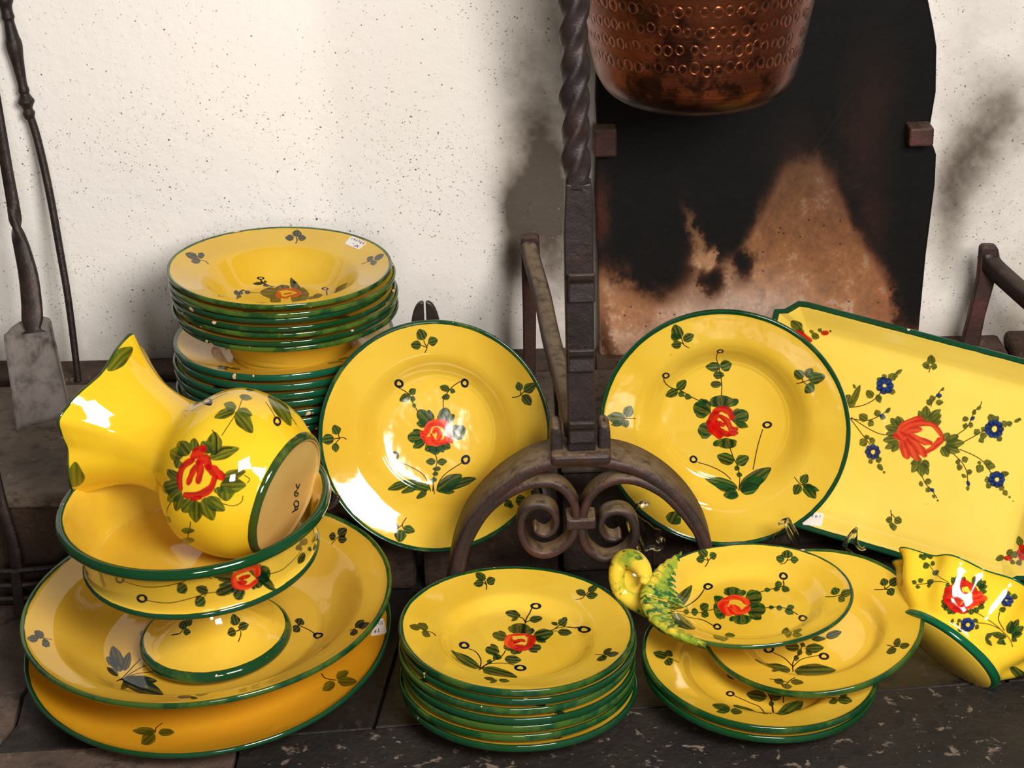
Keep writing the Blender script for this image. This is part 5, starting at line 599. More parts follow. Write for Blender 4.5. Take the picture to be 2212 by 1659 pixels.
# ------------------------------------------------------------------ copper cauldron
pot = empty('copper_cauldron', (.2225, 2.35, .548))
pp = [(0, 0, 0, 0), (.05, .002, 0, 0), (.083, .010, 0, 0), (.103, .022, 0, 0), (.1145, .040, 0, 0), (.1195, .058, 0, 0), (.125, .085, 0, 0), (.131, .115, 0, 0), (.138, .150, 0, 0), (.145, .19, 0, 0), (.152, .23, 0, 0), (.156, .245, 0, 0), (.152, .247, 0, 0), (.147, .23, 0, 0), (.134, .15, 0, 0), (.116, .06, 0, 0), (.095, .025, 0, 0), (0, .01, 0, 0)]
def copper_images():
    # u = angle * r (isometric), v = arc length; 0.9 m square
    Nw, Nh = 3600, 1100; SC = Nw / .9
    h = np.full((Nh, Nw), .5, np.float32); dk = np.zeros((Nh, Nw), np.float32); lt = np.zeros((Nh, Nw), np.float32)
    rows = [(.163, .0070, .0140), (.186, .0062, .0128), (.209, .0062, .0125), (.232, .0066, .013), (.255, .0070, .0135), (.278, .0062, .013)]
    for v0, rr, sp in rows:
        u0 = 0
        while u0 < .9:
            cx = u0 + rng.normal(0, .0014); cz = v0 + rng.normal(0, .0013); r = rr * rng.uniform(.92, 1.2)
            px_, pz_ = cx * SC, cz * SC; R_ = r * SC + 3
            x0, x1, z0, z1 = int(max(px_ - R_, 0)), int(min(px_ + R_, Nw)), int(max(pz_ - R_, 0)), int(min(pz_ + R_, Nh))
            u0 += sp * rng.uniform(.92, 1.08)
            if x1 <= x0 or z1 <= z0 or rng.rand() < .02: continue
            yy, xx = np.mgrid[z0:z1, x0:x1]; q = np.hypot((xx - px_) / .82, yy - pz_) / SC
            th = np.arctan2(yy - pz_, xx - px_); open_ = .55 + .45 * np.clip(np.sin(th * .5 + rng.rand() * 6) * 3, 0, 1)
            ring = np.exp(-((q - r * .84) / .0013) ** 2) * open_; dip = np.exp(-(q / (r * .5)) ** 2)
            h[z0:z1, x0:x1] += .42 * ring - .25 * dip
            lt[z0:z1, x0:x1] = np.maximum(lt[z0:z1, x0:x1], ring)
            dk[z0:z1, x0:x1] = np.maximum(dk[z0:z1, x0:x1], np.exp(-((q - r * .95) / .0012) ** 2) * .5 + .5 * dip)
    n = fbm(Nw, 41, (8, 20, 50, 120, 260), .62, Nh); st = np.repeat(fbm(Nw, 43, (6, 12), .5, 8).mean(1)[:, None], Nw, 1)
    rsn = np.random.RandomState(4); line = np.interp(np.arange(Nh), np.arange(0, Nh, 3), rsn.rand(len(range(0, Nh, 3))))[:, None]
    V = (np.arange(Nh) / SC)[:, None]
    soot = .18 + s2((n - .45) * 6) * .6 + .5 * dk * (.5 + n) + .25 * line * (n > .4) + .95 * s2((.128 - V) / .03) + .35 * np.exp(-((V - .14) / .012) ** 2) * (n > .47)
    soot = np.clip(soot, 0, 1)[..., None]
    cop = np.array([.60, .31, .19]) * (.55 + .8 * n[..., None]); col = cop * (1 - soot) + np.array([.17, .09, .06]) * soot; l_ = (lt * (V > .14) * .6)[..., None] * (.4 + n[..., None]); col = col * (1 - l_) + np.array([.80, .44, .28]) * l_
    d = 2
    return raw_image('copper_colour', np.clip(col[::d, ::d], 0, 1)), raw_image('copper_relief', np.repeat(np.clip(h, 0, 1)[::d, ::d, None], 3, 2), True)
ci, ch_ = copper_images()
Mc = NT('hammered_copper')
tc = Mc.node('ShaderNodeTexImage', image=ci); th_ = Mc.node('ShaderNodeTexImage', image=ch_)
occ = Mc.node('ShaderNodeTexCoord').outputs['Object']
Mc.set(Base_Color=tc.outputs[0], Metallic=.8, Roughness=Mc.math('MULTIPLY_ADD', Mc.noise(30, 4, occ), .4, .12))
Mc.bump(Mc.math('ADD', th_.outputs[0], Mc.math('MULTIPLY', Mc.noise(25, 3, occ), .8)), .9, .0022)
def uv_cyl(rm, uspan, vspan, u0=0.0, v0=0.0):
    return lambda th, s, r, z: np.stack([u0 + th * rm / uspan, v0 + s / vspan], -1)
o = lathe('pot_body', pp, [Mc.m], pot, seg=160, k=4, uvf=lambda th, s, r, z: np.stack([th * .128 / .9, s / (.9 * 1100 / 3600)], -1)); o.matrix_parent_inverse = Matrix()
o.rotation_euler = (0, 0, pi / 2 + .4)
tag(pot, 'large hammered copper cauldron with rows of ring marks hanging before the fireback', 'cauldron')
pth = [(.156 * cos(a), 0, .235 + .17 * sin(a)) for a in np.linspace(0, pi, 24)]
hd = sweep('bail_handle', pth, circ(.005, 10), M_black, pot)
hk = sweep('hanging_hook', [(0, 0, .385), (.012, 0, .39), (.016, 0, .41), (0, 0, .43), (0, 0, .5), (0, 0, .9)], circ(.006, 10), M_black, pot)

# ------------------------------------------------------------------ andirons
M_and = iron('forged_iron', srgb(48, 35, 33), srgb(72, 42, 36), srgb(112, 92, 70), .35, .5, 1.0)
M_andp = iron('forged_iron_post', srgb(44, 36, 36), srgb(56, 38, 34), srgb(92, 78, 66), .45, .45, .5)
M_bar = iron('dusty_iron', srgb(70, 52, 42), srgb(80, 54, 42), srgb(124, 106, 84), .2, .7, 1.0)
def andiron():
    A = empty('andiron', (.0725, 2.06, 0))
    def sw(name, pts, wy, tk, y, mat=M_and, k=5, scale=None, r=.002):
        P = cat_rom([(a - .0725, y - 2.06, b) for a, b in pts], k)
        sc = None if scale is None else np.interp(np.linspace(0, 1, len(P)), [q[0] for q in scale], [q[1] for q in scale])
        sc = None if sc is None else [(s_, 1) for s_ in sc]
        return sweep(name, P, rect(tk, wy, min(r, tk * .3)), mat, A, ref=(0, 1, 0), scale=sc)
    arch = [(-.088, .0), (-.080, .045), (-.073, .085), (-.068, .1123), (-.0625, .1345), (-.0485, .1672), (-.0255, .1963), (.0013, .2185), (.0312, .2335), (.0666, .2385), (.1034, .2349), (.1328, .2255), (.1609, .207), (.1837, .1832), (.1988, .1594), (.2085, .1357), (.2145, .11), (.2190, .085), (.2260, .045), (.234, 0)]
    sw('arch', arch, .060, .0115, 2.072)
    sl = [(-.075, .030), (-.069, .075), (-.0610, .1172), (-.0525, .1456), (-.0338, .178), (-.011, .1985), (.013, .2105), (.0367, .2125), (.0514, .2061), (.063, .1903), (.0662, .1736), (.0644, .1536), (.0578, .1404), (.0441, .129), (.029, .1254), (.0142, .1334), (.0057, .1521), (.0061, .1701), (.0138, .1825), (.0273, .1862), (.0395, .180), (.0445, .1676), (.0412, .1553), (.0325, .1498), (.0246, .1525), (.0202, .1577)]
    sr = [(.217, .06), (.211, .105), (.2020, .1417), (.1924, .1596), (.1788, .178), (.1609, .1968), (.1372, .2106), (.1165, .2146), (.0958, .208), (.0823, .1953), (.0757, .18), (.0734, .165), (.0724, .1534), (.0752, .1382), (.0831, .1254), (.098, .1165), (.1161, .121), (.1286, .1348), (.1317, .1532), (.1243, .1707), (.1119, .1761), (.098, .1716), (.0934, .1588), (.0982, .1462), (.1077, .1415), (.1152, .1453)]
    tp = [(0, 1.1), (.75, 1), (1, .55)]
    sw('scroll', sl, .026, .0088, 2.056, scale=tp); sw('scroll', sr, .026, .0088, 2.056, scale=tp)
    box('collar', (.0715 - .0725 - .0165, -.020, .157), (.0715 - .0725 + .0165, .012, .171), M_and, A, .003)
    sd = box('saddle_block', (-.0325, -.024, .2375), (.0325, .036, .2500), M_and, A, .004)
    for sx_ in (-1, 1):
        prism('lug', [(sx_ * .0262 - .0070, .246), (sx_ * .0262 + .0070, .246), (sx_ * .0262 + .0062, .270), (sx_ * .0262 + .002, .277), (sx_ * .0262 - .0040, .2765), (sx_ * .0262 - .0066, .270)], -.008, .026, M_and, A, .003, axis='y')
    # post: flat lower shaft, twisted upper shaft
    xo = .0015
    prism('post', [(xo - .0155, .250), (xo + .0145, .250), (xo + .0145, .40), (xo + .0150, .53), (xo + .0135, .552), (xo - .0135, .552), (xo - .0160, .50), (xo - .0158, .40)], -.014, .010, M_andp, A, .002, axis='y')
    n = 170; P = []; tw = []; sc = []
    for i in range(n):
        t = i / (n - 1); z = .545 + .36 * t
        P.append((xo - .002 + .0008 * sin(t * 40), -.002, z)); tw.append(-max(0, (z - .556)) * 48 + .0); 
        b_ = min(1, max(0, (z - .55) / .05)); sc.append(1.0 * (1 - b_) + (1.0 + .05 * sin(z * 70)) * b_)
    q = .0118; sec = []
    for a_ in range(4):
        for t_ in (-.9, -.45, 0, .45):
            an = a_ * pi / 2; u_, v_ = (1, t_) if True else 0
            f_ = 1.02 if abs(t_) < .8 else .97
            sec.append((q * f_ * (cos(an) * u_ - sin(an) * v_), q * f_ * (sin(an) * u_ + cos(an) * v_)))
    sweep('twisted_shaft', P, sec, M_andp, A, ref=(0, 1, 0), twist=tw, scale=sc)
    for (z0, z1, dx) in ((.424, .456, .0016), (.345, .371, .0004), (.262, .287, .0)):
        hk_ = prism('spit_hook', [(-.0245, z0), (-.0165, z0 - .001), (-.0140, z0 + .004), (-.0165, z1 - .007), (-.0235, z1 + .002), (-.0275, z1 + .001), (-.0268, z1 - .006), (-.0225, z1 - .010)], 0, .0285, M_andp, None, .0018, axis='y')
        me = hk_.data
        for v in me.vertices: v.co = Vector((v.co.y - .0128 + dx, v.co.x + .004, v.co.z))
        me.flip_normals(); hk_.parent = A
    # billet bar and rear leg
    bp = cat_rom([(-.006, .012, .262), (-.012, .10, .270), (-.024, .22, .284), (-.032, .33, .298), (-.042, .42, .312), (-.0455, .452, .322)], 5)
    sweep('billet_bar', bp, [(a * .95, b) for a, b in rect(.022, .020, .005)], M_bar, A, ref=(0, 0, 1))
    prism('rear_leg', [(-.057, .1445), (-.041, .1445), (-.0385, .24), (-.0320, .300), (-.0325, .333), (-.0360, .336), (-.0530, .336), (-.0565, .333), (-.0560, .24)], .452, .470, M_rust, A, .003, axis='y')
    return A
A1 = andiron()
tag(A1, 'iron andiron with arched scroll foot and twisted post between the standing plates', 'andiron')
A2 = empty('andiron', (.68, 2.06, 0))
pr_ = [(.645 - .68, .1445), (.585 - .68 , .1445), (.585 - .68, .18)]
prism('rear_leg', [(-.0965, .1445), (-.072, .1445), (-.0640, .21), (-.0540, .26), (-.0520, .300), (-.0560, .305), (-.0720, .306), (-.0755, .302), (-.0765, .26), (-.0860, .20)], .452, .470, M_rust, A2, .003, axis='y')
bp = cat_rom([(-.0640, .462, .292), (-.0600, .452, .280), (-.040, .41, .266), (-.01, .34, .250), (.03, .22, .240), (.07, .09, .235), (.09, 0, .232)], 5)
sweep('billet_bar', bp, rect(.024, .022, .004), M_black, A2, ref=(0, 0, 1))
prism('post', [(.078, 0), (.112, 0), (.110, .45), (.080, .45)], -.02, .004, M_andp, A2, .003, axis='y')
tag(A2, 'second andiron at right edge, only its rusty rear leg and log bar showing', 'andiron')

# ------------------------------------------------------------------ fire tools
M_shovel = iron('grey_pitted_iron', srgb(118, 108, 102), srgb(66, 56, 50), srgb(140, 128, 120), .05, .65, .3, 1.6)
pk_ = empty('fire_poker', (-.5697, 2.535, .1445))
PK = [Vector(p) - Vector((-.5697, 2.535, .1445)) for p in ((-.6226, 2.598, .6387), (-.615, 2.593, .5717), (-.6068, 2.588, .4975), (-.5991, 2.585, .4633), (-.5889, 2.573, .3962), (-.5807, 2.560, .3134), (-.5750, 2.549, .2481), (-.5716, 2.537, .1593), (-.5712, 2.535, .1450))]
top = PK[0] + (PK[0] - PK[1]) * 1.6
P = cat_rom([PK[i] for i in range(2, 9)], 6); 
sweep('shaft', P, circ(.0043, 12), M_black, pk_, ref=(0, 1, 0), scale=np.interp(np.linspace(0, 1, len(P)), [0, .3, 1], [1.25, 1.25, 1.0]))
hp = []
zz = [.4975, .504, .5085, .512, .517, .523, .529, .534, .540, .560, .585, .600, .606, .612, .617, .622, .627, .632, .640, .66, .70, .72, .74]
rr_ = [.0058, .0066, .0082, .0066, .0078, .0102, .0080, .0055, .0070, .0078, .0112, .0105, .0088, .0100, .0085, .0120, .0095, .0075, .0118, .009, .012, .008, .003]
zz = [.488, .492, .496, .5005, .505, .510, .515, .520, .524, .532, .545, .565, .580, .588, .592, .600, .612, .617, .621, .630, .640, .66, .70, .73]
rr_ = [.0056, .0072, .0080, .0062, .0080, .0108, .0085, .0062, .0072, .0060, .0068, .0085, .0105, .0100, .0088, .0078, .0068, .0085, .0078, .0080, .0116, .0085, .012, .004]
dirv = (top - PK[2]).normalized(); Pq = [PK[2] + dirv * ((z - .4975) / dirv.z) for z in zz]
Pd = cat_rom([list(p) + [r] for p, r in zip(Pq, rr_)], 4)
sweep('turned_handle', Pd[:, :3], circ(1.0, 16), M_black, pk_, ref=(0, 1, 0), scale=list(Pd[:, 3]))
tag(pk_, 'thin black iron poker with turned handle leaning against the white wall', 'poker')

sh = empty('fire_shovel', (-.597, 2.40, .1445))
def shp(x, y, z): return (x + .597, y - 2.40, z - .1445)
# blade: bent sheet with raised sides; lower edge stands on the ledge
bl = []; nu, nv = 14, 18
TL, TR, BR_, BL_ = Vector((-.6385, 2.455, .2550)), Vector((-.5775, 2.455, .2700)), Vector((-.5530, 2.412, .1500)), Vector((-.6190, 2.385, .1445))
TLb = Vector((-.6385, 2.455, .2550))
for side in (0, 1):
    for j in range(nv + 1):
        for i in range(nu + 1):
            u_, v_ = i / nu, j / nv
            p = (TL * (1 - u_) + TR * u_) * (1 - v_) + (BL_ * (1 - u_) + BR_ * u_) * v_
            lip = max(0, abs(2 * u_ - 1) - .82) / .18; tl = max(0, .12 - v_) / .12
            p = p + Vector((0, -.010 * lip ** 1.4 + .006 * tl ** 1.5 + .003 * sin(3.1 * u_), 0)) + Vector((0, .0022 * side, 0))
            if v_ < .01: p.z -= .010 * (abs(2 * u_ - 1) ** 2.5)
            bl.append(shp(*p))
m1 = (nu + 1) * (nv + 1); fc = []
for j in range(nv):
    for i in range(nu):
        a = j * (nu + 1) + i; fc.append((a, a + nu + 1, a + nu + 2, a + 1)); fc.append((m1 + a, m1 + a + 1, m1 + a + nu + 2, m1 + a + nu + 1))
per = [i for i in range(nu + 1)] + [j * (nu + 1) + nu for j in range(1, nv + 1)] + [nv * (nu + 1) + i for i in range(nu - 1, -1, -1)] + [j * (nu + 1) for j in range(nv - 1, 0, -1)]
for a, b in zip(per, per[1:] + per[:1]): fc.append((a, b, m1 + b, m1 + a))
mesh('blade', bl, fc, M_shovel, sh)
hp_ = [(-.6005, 2.447, .250), (-.6015, 2.452, .262), (-.6020, 2.462, .285), (-.6050, 2.475, .315), (-.6110, 2.486, .345), (-.6170, 2.495, .368), (-.6195, 2.502, .385), (-.6225, 2.512, .405), (-.6290, 2.53, .44), (-.6390, 2.56, .50), (-.65, 2.59, .58)]
hp_ = [shp(*p) for p in hp_]
P = cat_rom(hp_, 6); n = len(P)
tw = [0 if t < .42 else (3.3 * min(1, (t - .42) / .28)) for t in np.linspace(0, 1, n)]
sc = [(float(a), float(b)) for a, b in zip(np.interp(np.linspace(0, 1, n), [0, .04, .12, .3, .42, .6, 1], [1.3, .75, 1.15, 1.05, .85, .7, .55]), np.interp(np.linspace(0, 1, n), [0, .2, .45, 1], [.8, 1, 1.3, 1.1]))]
sweep('handle', P, rect(.0235, .0085, .0025), M_black, sh, ref=(0, 1, 0), twist=tw, scale=sc)
tag(sh, 'grey pitted iron fire shovel with twisted handle leaning at the far left', 'shovel')

gr = empty('iron_grate', (-.60, 2.17, 0))
for z in (.060, .041, .0235):
    P = cat_rom([(-.11, 0, z + .003), (-.04, 0, z - .001), (.0, -.004, z), (.05, 0, z + .001), (.085, .004, z + .004)], 4)
    sweep('cross_bar', P, circ(.0036, 8), M_black, gr, ref=(0, 1, 0))
for x_ in (-.07, .0125): box('upright', (x_ - .0065, -.008, .001), (x_ + .0065, .000, .062), M_black, gr, .002)
P = cat_rom([(.013, .003, .055), (.012, .006, .09), (.005, .01, .13), (.0, .014, .17), (-.004, .018, .22), (-.010, .02, .27), (-.018, .022, .33)], 4)
sweep('handle', P, rect(.0135, .007, .002), M_black, gr, ref=(0, 1, 0), scale=list(np.interp(np.linspace(0, 1, len(P)), [0, .3, 1], [1.25, 1, .6])))
tag(gr, 'blackened iron grate with upright handle against the ledge at left edge', 'grate')

# ------------------------------------------------------------------ plates
def plate_prof(R, kind):
    if kind == 'dinner':
        a = [(0, -.0245, 0), (.35, -.0245, 0), (.53, -.0240, 0), (.59, -.0195, 0), (.645, -.0125, 0), (.69, -.0098, 0), (.80, -.0065, 0), (.93, -.0018, 0), (.962, -.0004, 0), (.985, .0010, 0), (.997, .0003, 0), (1.0, -.0030, 0), (.994, -.0062, 0), (.975, -.0078, 1), (.93, -.0090, 1), (.80, -.0125, 1), (.70, -.0155, 1), (.645, -.020, 1), (.60, -.0265, 1), (.57, -.0345, 1), (.55, -.0350, 1), (.53, -.0345, 1), (.51, -.0305, 1), (0, -.0300, 1)]
    elif kind == 'soup':
        a = [(0, -.0345, 0), (.30, -.0347, 0), (.47, -.0340, 0), (.505, -.0325, 0), (.515, -.0322, 0), (.56, -.0275, 0), (.63, -.0175, 0), (.69, -.0115, 0), (.74, -.0090, 0), (.84, -.0055, 0), (.95, -.0012, 0), (.978, .0003, 0), (.990, .0010, 0), (.998, .0002, 0), (1.0, -.0026, 0), (.994, -.0056, 0), (.975, -.0070, 1), (.93, -.0082, 1), (.80, -.0120, 1), (.715, -.0155, 1), (.65, -.0240, 1), (.58, -.0350, 1), (.55, -.0400, 1), (.535, -.0445, 1), (.52, -.0450, 1), (.50, -.0445, 1), (.48, -.0405, 1), (0, -.0400, 1)]
    elif kind == 'deep':
        a = [(0, -.0505, 0), (.30, -.0507, 0), (.43, -.0500, 0), (.48, -.0475, 0), (.53, -.0410, 0), (.60, -.0280, 0), (.66, -.0170, 0), (.70, -.0118, 0), (.75, -.0092, 0), (.84, -.0055, 0), (.95, -.0012, 0), (.978, .0003, 0), (.990, .0010, 0), (.998, .0002, 0), (1.0, -.0022, 0), (.994, -.0048, 0), (.975, -.0060, 1), (.93, -.0075, 1), (.80, -.0120, 1), (.715, -.0155, 1), (.66, -.0240, 1), (.60, -.0355, 1), (.55, -.0465, 1), (.53, -.0520, 1), (.515, -.0598, 1), (.50, -.0605, 1), (.48, -.0595, 1), (.46, -.0560, 1), (0, -.0555, 1)]
    elif kind == 'bowl':
        a = [(0, -.0500, 0), (.35, -.0502, 0), (.56, -.0495, 0), (.60, -.0475, 0), (.65, -.0430, 0), (.72, -.0330, 0), (.79, -.0190, 0), (.825, -.0125, 0), (.85, -.0100, 0), (.93, -.0050, 0), (.965, -.0020, 0), (.985, .0010, 0), (.995, .0010, 0), (1.0, -.0015, 0), (.996, -.0045, 0), (.985, -.0065, 1), (.93, -.0105, 1), (.86, -.0165, 1), (.80, -.0260, 1), (.73, -.0400, 1), (.65, -.0500, 1), (.60, -.0535, 1), (.585, -.0565, 1), (.56, -.0570, 1), (.53, -.0560, 1), (0, -.0550, 1)]
    else:  # platter
        a = [(0, -.0270, 0), (.40, -.0270, 0), (.60, -.0265, 0), (.68, -.0245, 0), (.74, -.0215, 0), (.82, -.0160, 0), (.93, -.0070, 0), (.965, -.0030, 0), (.985, .0005, 0), (.995, .0004, 0), (1.0, -.0020, 0), (.994, -.0050, 0), (.98, -.0068, 1), (.90, -.0140, 1), (.80, -.0220, 1), (.72, -.0290, 1), (.62, -.0335, 1), (.58, -.0385, 1), (.56, -.0400, 1), (.53, -.0390, 1), (.50, -.0335, 1), (0, -.0330, 1)]
    gb = {'dinner': .962, 'soup': .963, 'deep': .970, 'bowl': .972, 'platter': .970}[kind]
    out = []; top_ = True
    for r, z, sl in a:
        if r >= .999: top_ = False
        e = (r - gb) * R if top_ else (r - .955) * R
        out.append((r * R, z, e, sl))
    return out
PAINTED = {}
def mk_plate(name, R, kind, mat, under, c, n, spin=0, seed=0, wob=.006):
    o = lathe(name, plate_prof(R, kind), [mat, under], None, 160, wob=wob, seed=seed, k=2)
    o.matrix_world = frame(c, n, spin)
    return o
def label_image(name, strokes):
    p = Paint(name, 256, (.93, .91, .89)); p.a[:] = 1
    for w_, pts in strokes: p.stroke(w_, np.array(pts, float), (.12, .10, .12))
    return p.image()
DG = {'1': [[(.5, .1), (.5, .9)]], '4': [[(.7, .1), (.65, .9), (.15, .4), (.9, .42)]], '7': [[(.15, .85), (.8, .88), (.4, .1)], [(.25, .5), (.75, .5)]], '2': [[(.15, .75), (.5, .92), (.75, .7), (.2, .1), (.85, .12)]],
      '8': [[(.5, .5), (.8, .75), (.5, .92), (.2, .72), (.5, .5), (.85, .25), (.5, .08), (.15, .25), (.5, .5)]], '3': [[(.2, .85), (.7, .85), (.4, .55), (.8, .3), (.45, .08), (.15, .2)]], '9': [[(.75, .75), (.4, .92), (.25, .65), (.75, .65), (.7, .1)]]}
def digits(t, x0, y0, w_, h_, sw_=.012, flip=False):
    out = []
    for i, ch in enumerate(t):
        for st in DG.get(ch, []):
            pts = [(x0 + (i + a * .8) * w_, y0 + b * h_ + .03 * (i % 2)) for a, b in st]
            if flip: pts = [(1 - a, 1 - b) for a, b in pts]
            out.append((sw_, pts))
    return out
def paper(name, img):
    M = NT(name); t = M.node('ShaderNodeTexImage', image=img); M.set(Base_Color=t.outputs[0], Roughness=.45); return M.m
def label_on(parent, quad, mat, lift=.0007, n=5):
    """small sticker: quad = 4 local points (uv 00,10,11,01) laid on the surface of the parent"""
    from mathutils.bvhtree import BVHTree
    me = parent.data; bv = BVHTree.FromPolygons([v.co for v in me.vertices], [p.vertices[:] for p in me.polygons])
    V, U = [], []
    q = [Vector(a) for a in quad]
    nn = (q[1] - q[0]).cross(q[3] - q[0]).normalized()
    for j in range(n + 1):
        for i in range(n + 1):
            u_, v_ = i / n, j / n
            uc = .04 * (abs(2 * v_ - 1) ** 12); uu = uc + u_ * (1 - 2 * uc)
            p = q[0] * (1 - uu) * (1 - v_) + q[1] * uu * (1 - v_) + q[2] * uu * v_ + q[3] * (1 - uu) * v_
            h, nr, _, _ = bv.ray_cast(p + nn * .03, -nn)
            if h is None: h, nr, _, _ = bv.find_nearest(p)
            V.append(h + nn * lift); U.append((u_, v_))
    m = len(V); V += [v - nn * .0005 for v in V]; U += U
    F = []
    for j in range(n):
        for i in range(n):
            a = j * (n + 1) + i; F.append((a, a + 1, a + n + 2, a + n + 1)); F.append((m + a, m + a + n + 1, m + a + n + 2, m + a + 1))
    per = [i for i in range(n + 1)] + [j * (n + 1) + n for j in range(1, n + 1)] + [n * (n + 1) + i for i in range(n - 1, -1, -1)] + [j * (n + 1) for j in range(n - 1, 0, -1)]
    for a, b in zip(per, per[1:] + per[:1]): F.append((a, m + a, m + b, b))
    return mesh('price_label', V, F, mat, parent, uv=U, smooth=False)

# front centre stack: seven dinner plates
GA = 'dinner plates in the front centre stack'
ordn = ['topmost', 'second from the top', 'third from the top', 'fourth from the top', 'third from the bottom', 'second from the bottom', 'bottom']
a_proto = None
for i in range(7):
    z = .1005 - .0110 * i
    k = i / 6
    c = (-.0019 + .0015 * sin(i * 2.3), 1.934 - .004 * k + .002 * sin(i * 1.7), z)
    n = (.035 * (1 - k) + .01, -.040 * (1 - k), 1)
    if i == 0:
        o = mk_plate('dinner_plate', .125, 'dinner', MAT['A'], PLAIN, c, n, 0, 5); PAINTED['A'] = o; a_proto = o
    else:
        o = clone(a_proto); o.matrix_world = frame(c, n, i * 1.3 + .4) @ Matrix.Diagonal((1 + .012 * (i in (1, 5, 6)) + .004 * (i == 3),) * 2 + (1, 1))
    lb = 'yellow dinner plate with red rose and green rim, topmost of the front centre stack' if i == 0 else f'green-rimmed yellow plate, {ordn[i]} in the front centre stack'
    tag(o, lb, 'plate', GA)

# left: platter, large bowl, compote
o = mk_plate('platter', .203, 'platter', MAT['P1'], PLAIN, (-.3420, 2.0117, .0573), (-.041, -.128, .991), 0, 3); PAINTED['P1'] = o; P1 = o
tag(o, 'wide yellow platter under the large bowl at front left, on the stone floor', 'platter')
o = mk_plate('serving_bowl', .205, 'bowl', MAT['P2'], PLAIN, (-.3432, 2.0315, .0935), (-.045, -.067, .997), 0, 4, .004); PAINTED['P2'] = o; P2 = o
tag(o, 'large wide-rimmed yellow serving bowl holding the footed compote', 'bowl')
CN = (-.045, -.075, .996)
comp = empty('compote', mat=frame((-.334, 2.008, .0495), CN, 0))
cb = [(.0, .098, -.01, 1), (.022, .095, -.01, 1), (.045, .0965, -.01, 1), (.10, .103, -.008, 1), (.118, .1105, -.002, 1), (.1250, .1120, .0015, 1), (.1275, .1152, .0030, 1), (.1266, .1185, .0012, 1), (.1242, .1215, -.002, 1), (.1238, .130, -.01, 1), (.1262, .143, -.010, 1), (.1305, .157, -.008, 1), (.1350, .1675, -.003, 1), (.1395, .1715, .001, 1), (.1450, .1720, .004, 1), (.1465, .1770, .004, 1), (.1440, .1820, .004, 0), (.1400, .1825, .002, 0), (.1365, .1800, -.0008, 0), (.1315, .170, -.004, 0), (.1255, .152, -.01, 0), (.1205, .134, -.01, 0), (.117, .124, -.01, 0), (.106, .1175, -.01, 0), (.06, .1158, -.01, 0), (0, .1155, -.01, 0)]
bowl_ = lathe('bowl', cb, [PLAIN, MAT['CB']], comp, 180, k=3, wob=.004, seed=9, uvf=lambda th, s, r, z: np.stack([(((th + pi) % (2 * pi) if False else th) - 0) * .123 / .8, (z - .09) / .8 + .1], -1))
bowl_.matrix_parent_inverse = Matrix(); bowl_.rotation_euler = (0, 0, pi / 2)
cf_ = [(0, .004, -.01, 0), (.07, .004, -.01, 0), (.074, 0, -.01, 0), (.079, .0, .002, 0), (.0825, .002, .004, 0), (.0838, .006, .004, 0), (.0825, .0105, .003, 0), (.0795, .0130, .0012, 0), (.0765, .0140, -.0010, 0), (.068, .0170, -.01, 0), (.055, .0255, -.01, 0), (.040, .039, -.01, 0), (.030, .054, -.01, 0), (.0255, .068, -.01, 0), (.0255, .080, -.01, 0), (.030, .089, -.01, 0), (.040, .0955, -.01, 0), (.03, .099, -.01, 0), (0, .099, -.01, 0)]
foot_ = lathe('foot', cf_, [MAT['CF']], comp, 150, k=3, wob=.004, seed=2); foot_.matrix_parent_inverse = Matrix()
tag(comp, 'yellow footed compote bowl with thick green rim holding the fallen pitcher', 'compote')
PAINTED['CB'] = bowl_; PAINTED['CF'] = foot_

# pitcher lying in the compote
ax_img = np.array([.917, .398])                     # mouth-to-base direction seen from the front, then down
ct, st_ = cos(radians(17)), sin(radians(17))
vray = Vector((-.308, 2.03, .25)) - cam.matrix_world.translation; vd = vray.normalized()
vz = -(ct * (float(ax_img[0]) * cr - float(ax_img[1]) * cu) - st_ * vd); vz.normalize()          # base -> mouth
vy = vd - vz * vd.dot(vz); vy = -vy.normalized()    # faces the viewer
vx = vy.cross(vz)
VC = Vector((-.3015, 2.006, .2575))                 # body centre, 72 mm above the base
vo = VC - vz * .072
vm = Matrix(((vx.x, vy.x, vz.x, vo.x), (vx.y, vy.y, vz.y, vo.y), (vx.z, vy.z, vz.z, vo.z), (0, 0, 0, 1)))
vp = [(0, .0035, -.01, 1), (.03, .0032, -.01, 1), (.0600, .0030, -.01, 1), (.0625, .0002, -.002, 1), (.0650, .0, .001, 0), (.0680, .0020, .003, 0), (.0695, .0055, .0015, 0), (.0705, .0085, -.0015, 0), (.0755, .017, -.01, 0), (.0835, .030, -.01, 0), (.0888, .047, -.01, 0), (.0905, .066, -.01, 0), (.0892, .085, -.01, 0), (.0830, .100, -.01, 0), (.0735, .112, -.01, 0), (.0620, .1235, -.01, 0), (.0555, .132, -.01, 0), (.0530, .141, -.01, 0), (.0525, .153, -.01, 0), (.0540, .167, -.01, 0), (.0575, .182, -.01, 0), (.0640, .197, -.01, 0), (.0725, .212, -.01, 0), (.0795, .222, -.004, 0), (.0830, .2270, -.0008, 0), (.0845, .2295, .002, 0), (.0832, .2312, .003, 0), (.0805, .2290, .003, 2), (.0735, .224, .000, 2), (.067, .212, -.01, 2), (.0545, .182, -.01, 2), (.0495, .150, -.01, 2), (.052, .132, -.01, 2), (.070, .112, -.01, 2), (.086, .07, -.01, 2), (.075, .025, -.01, 2), (.06, .01, -.01, 2), (0, .009, -.01, 2)]
TH0 = radians(13)
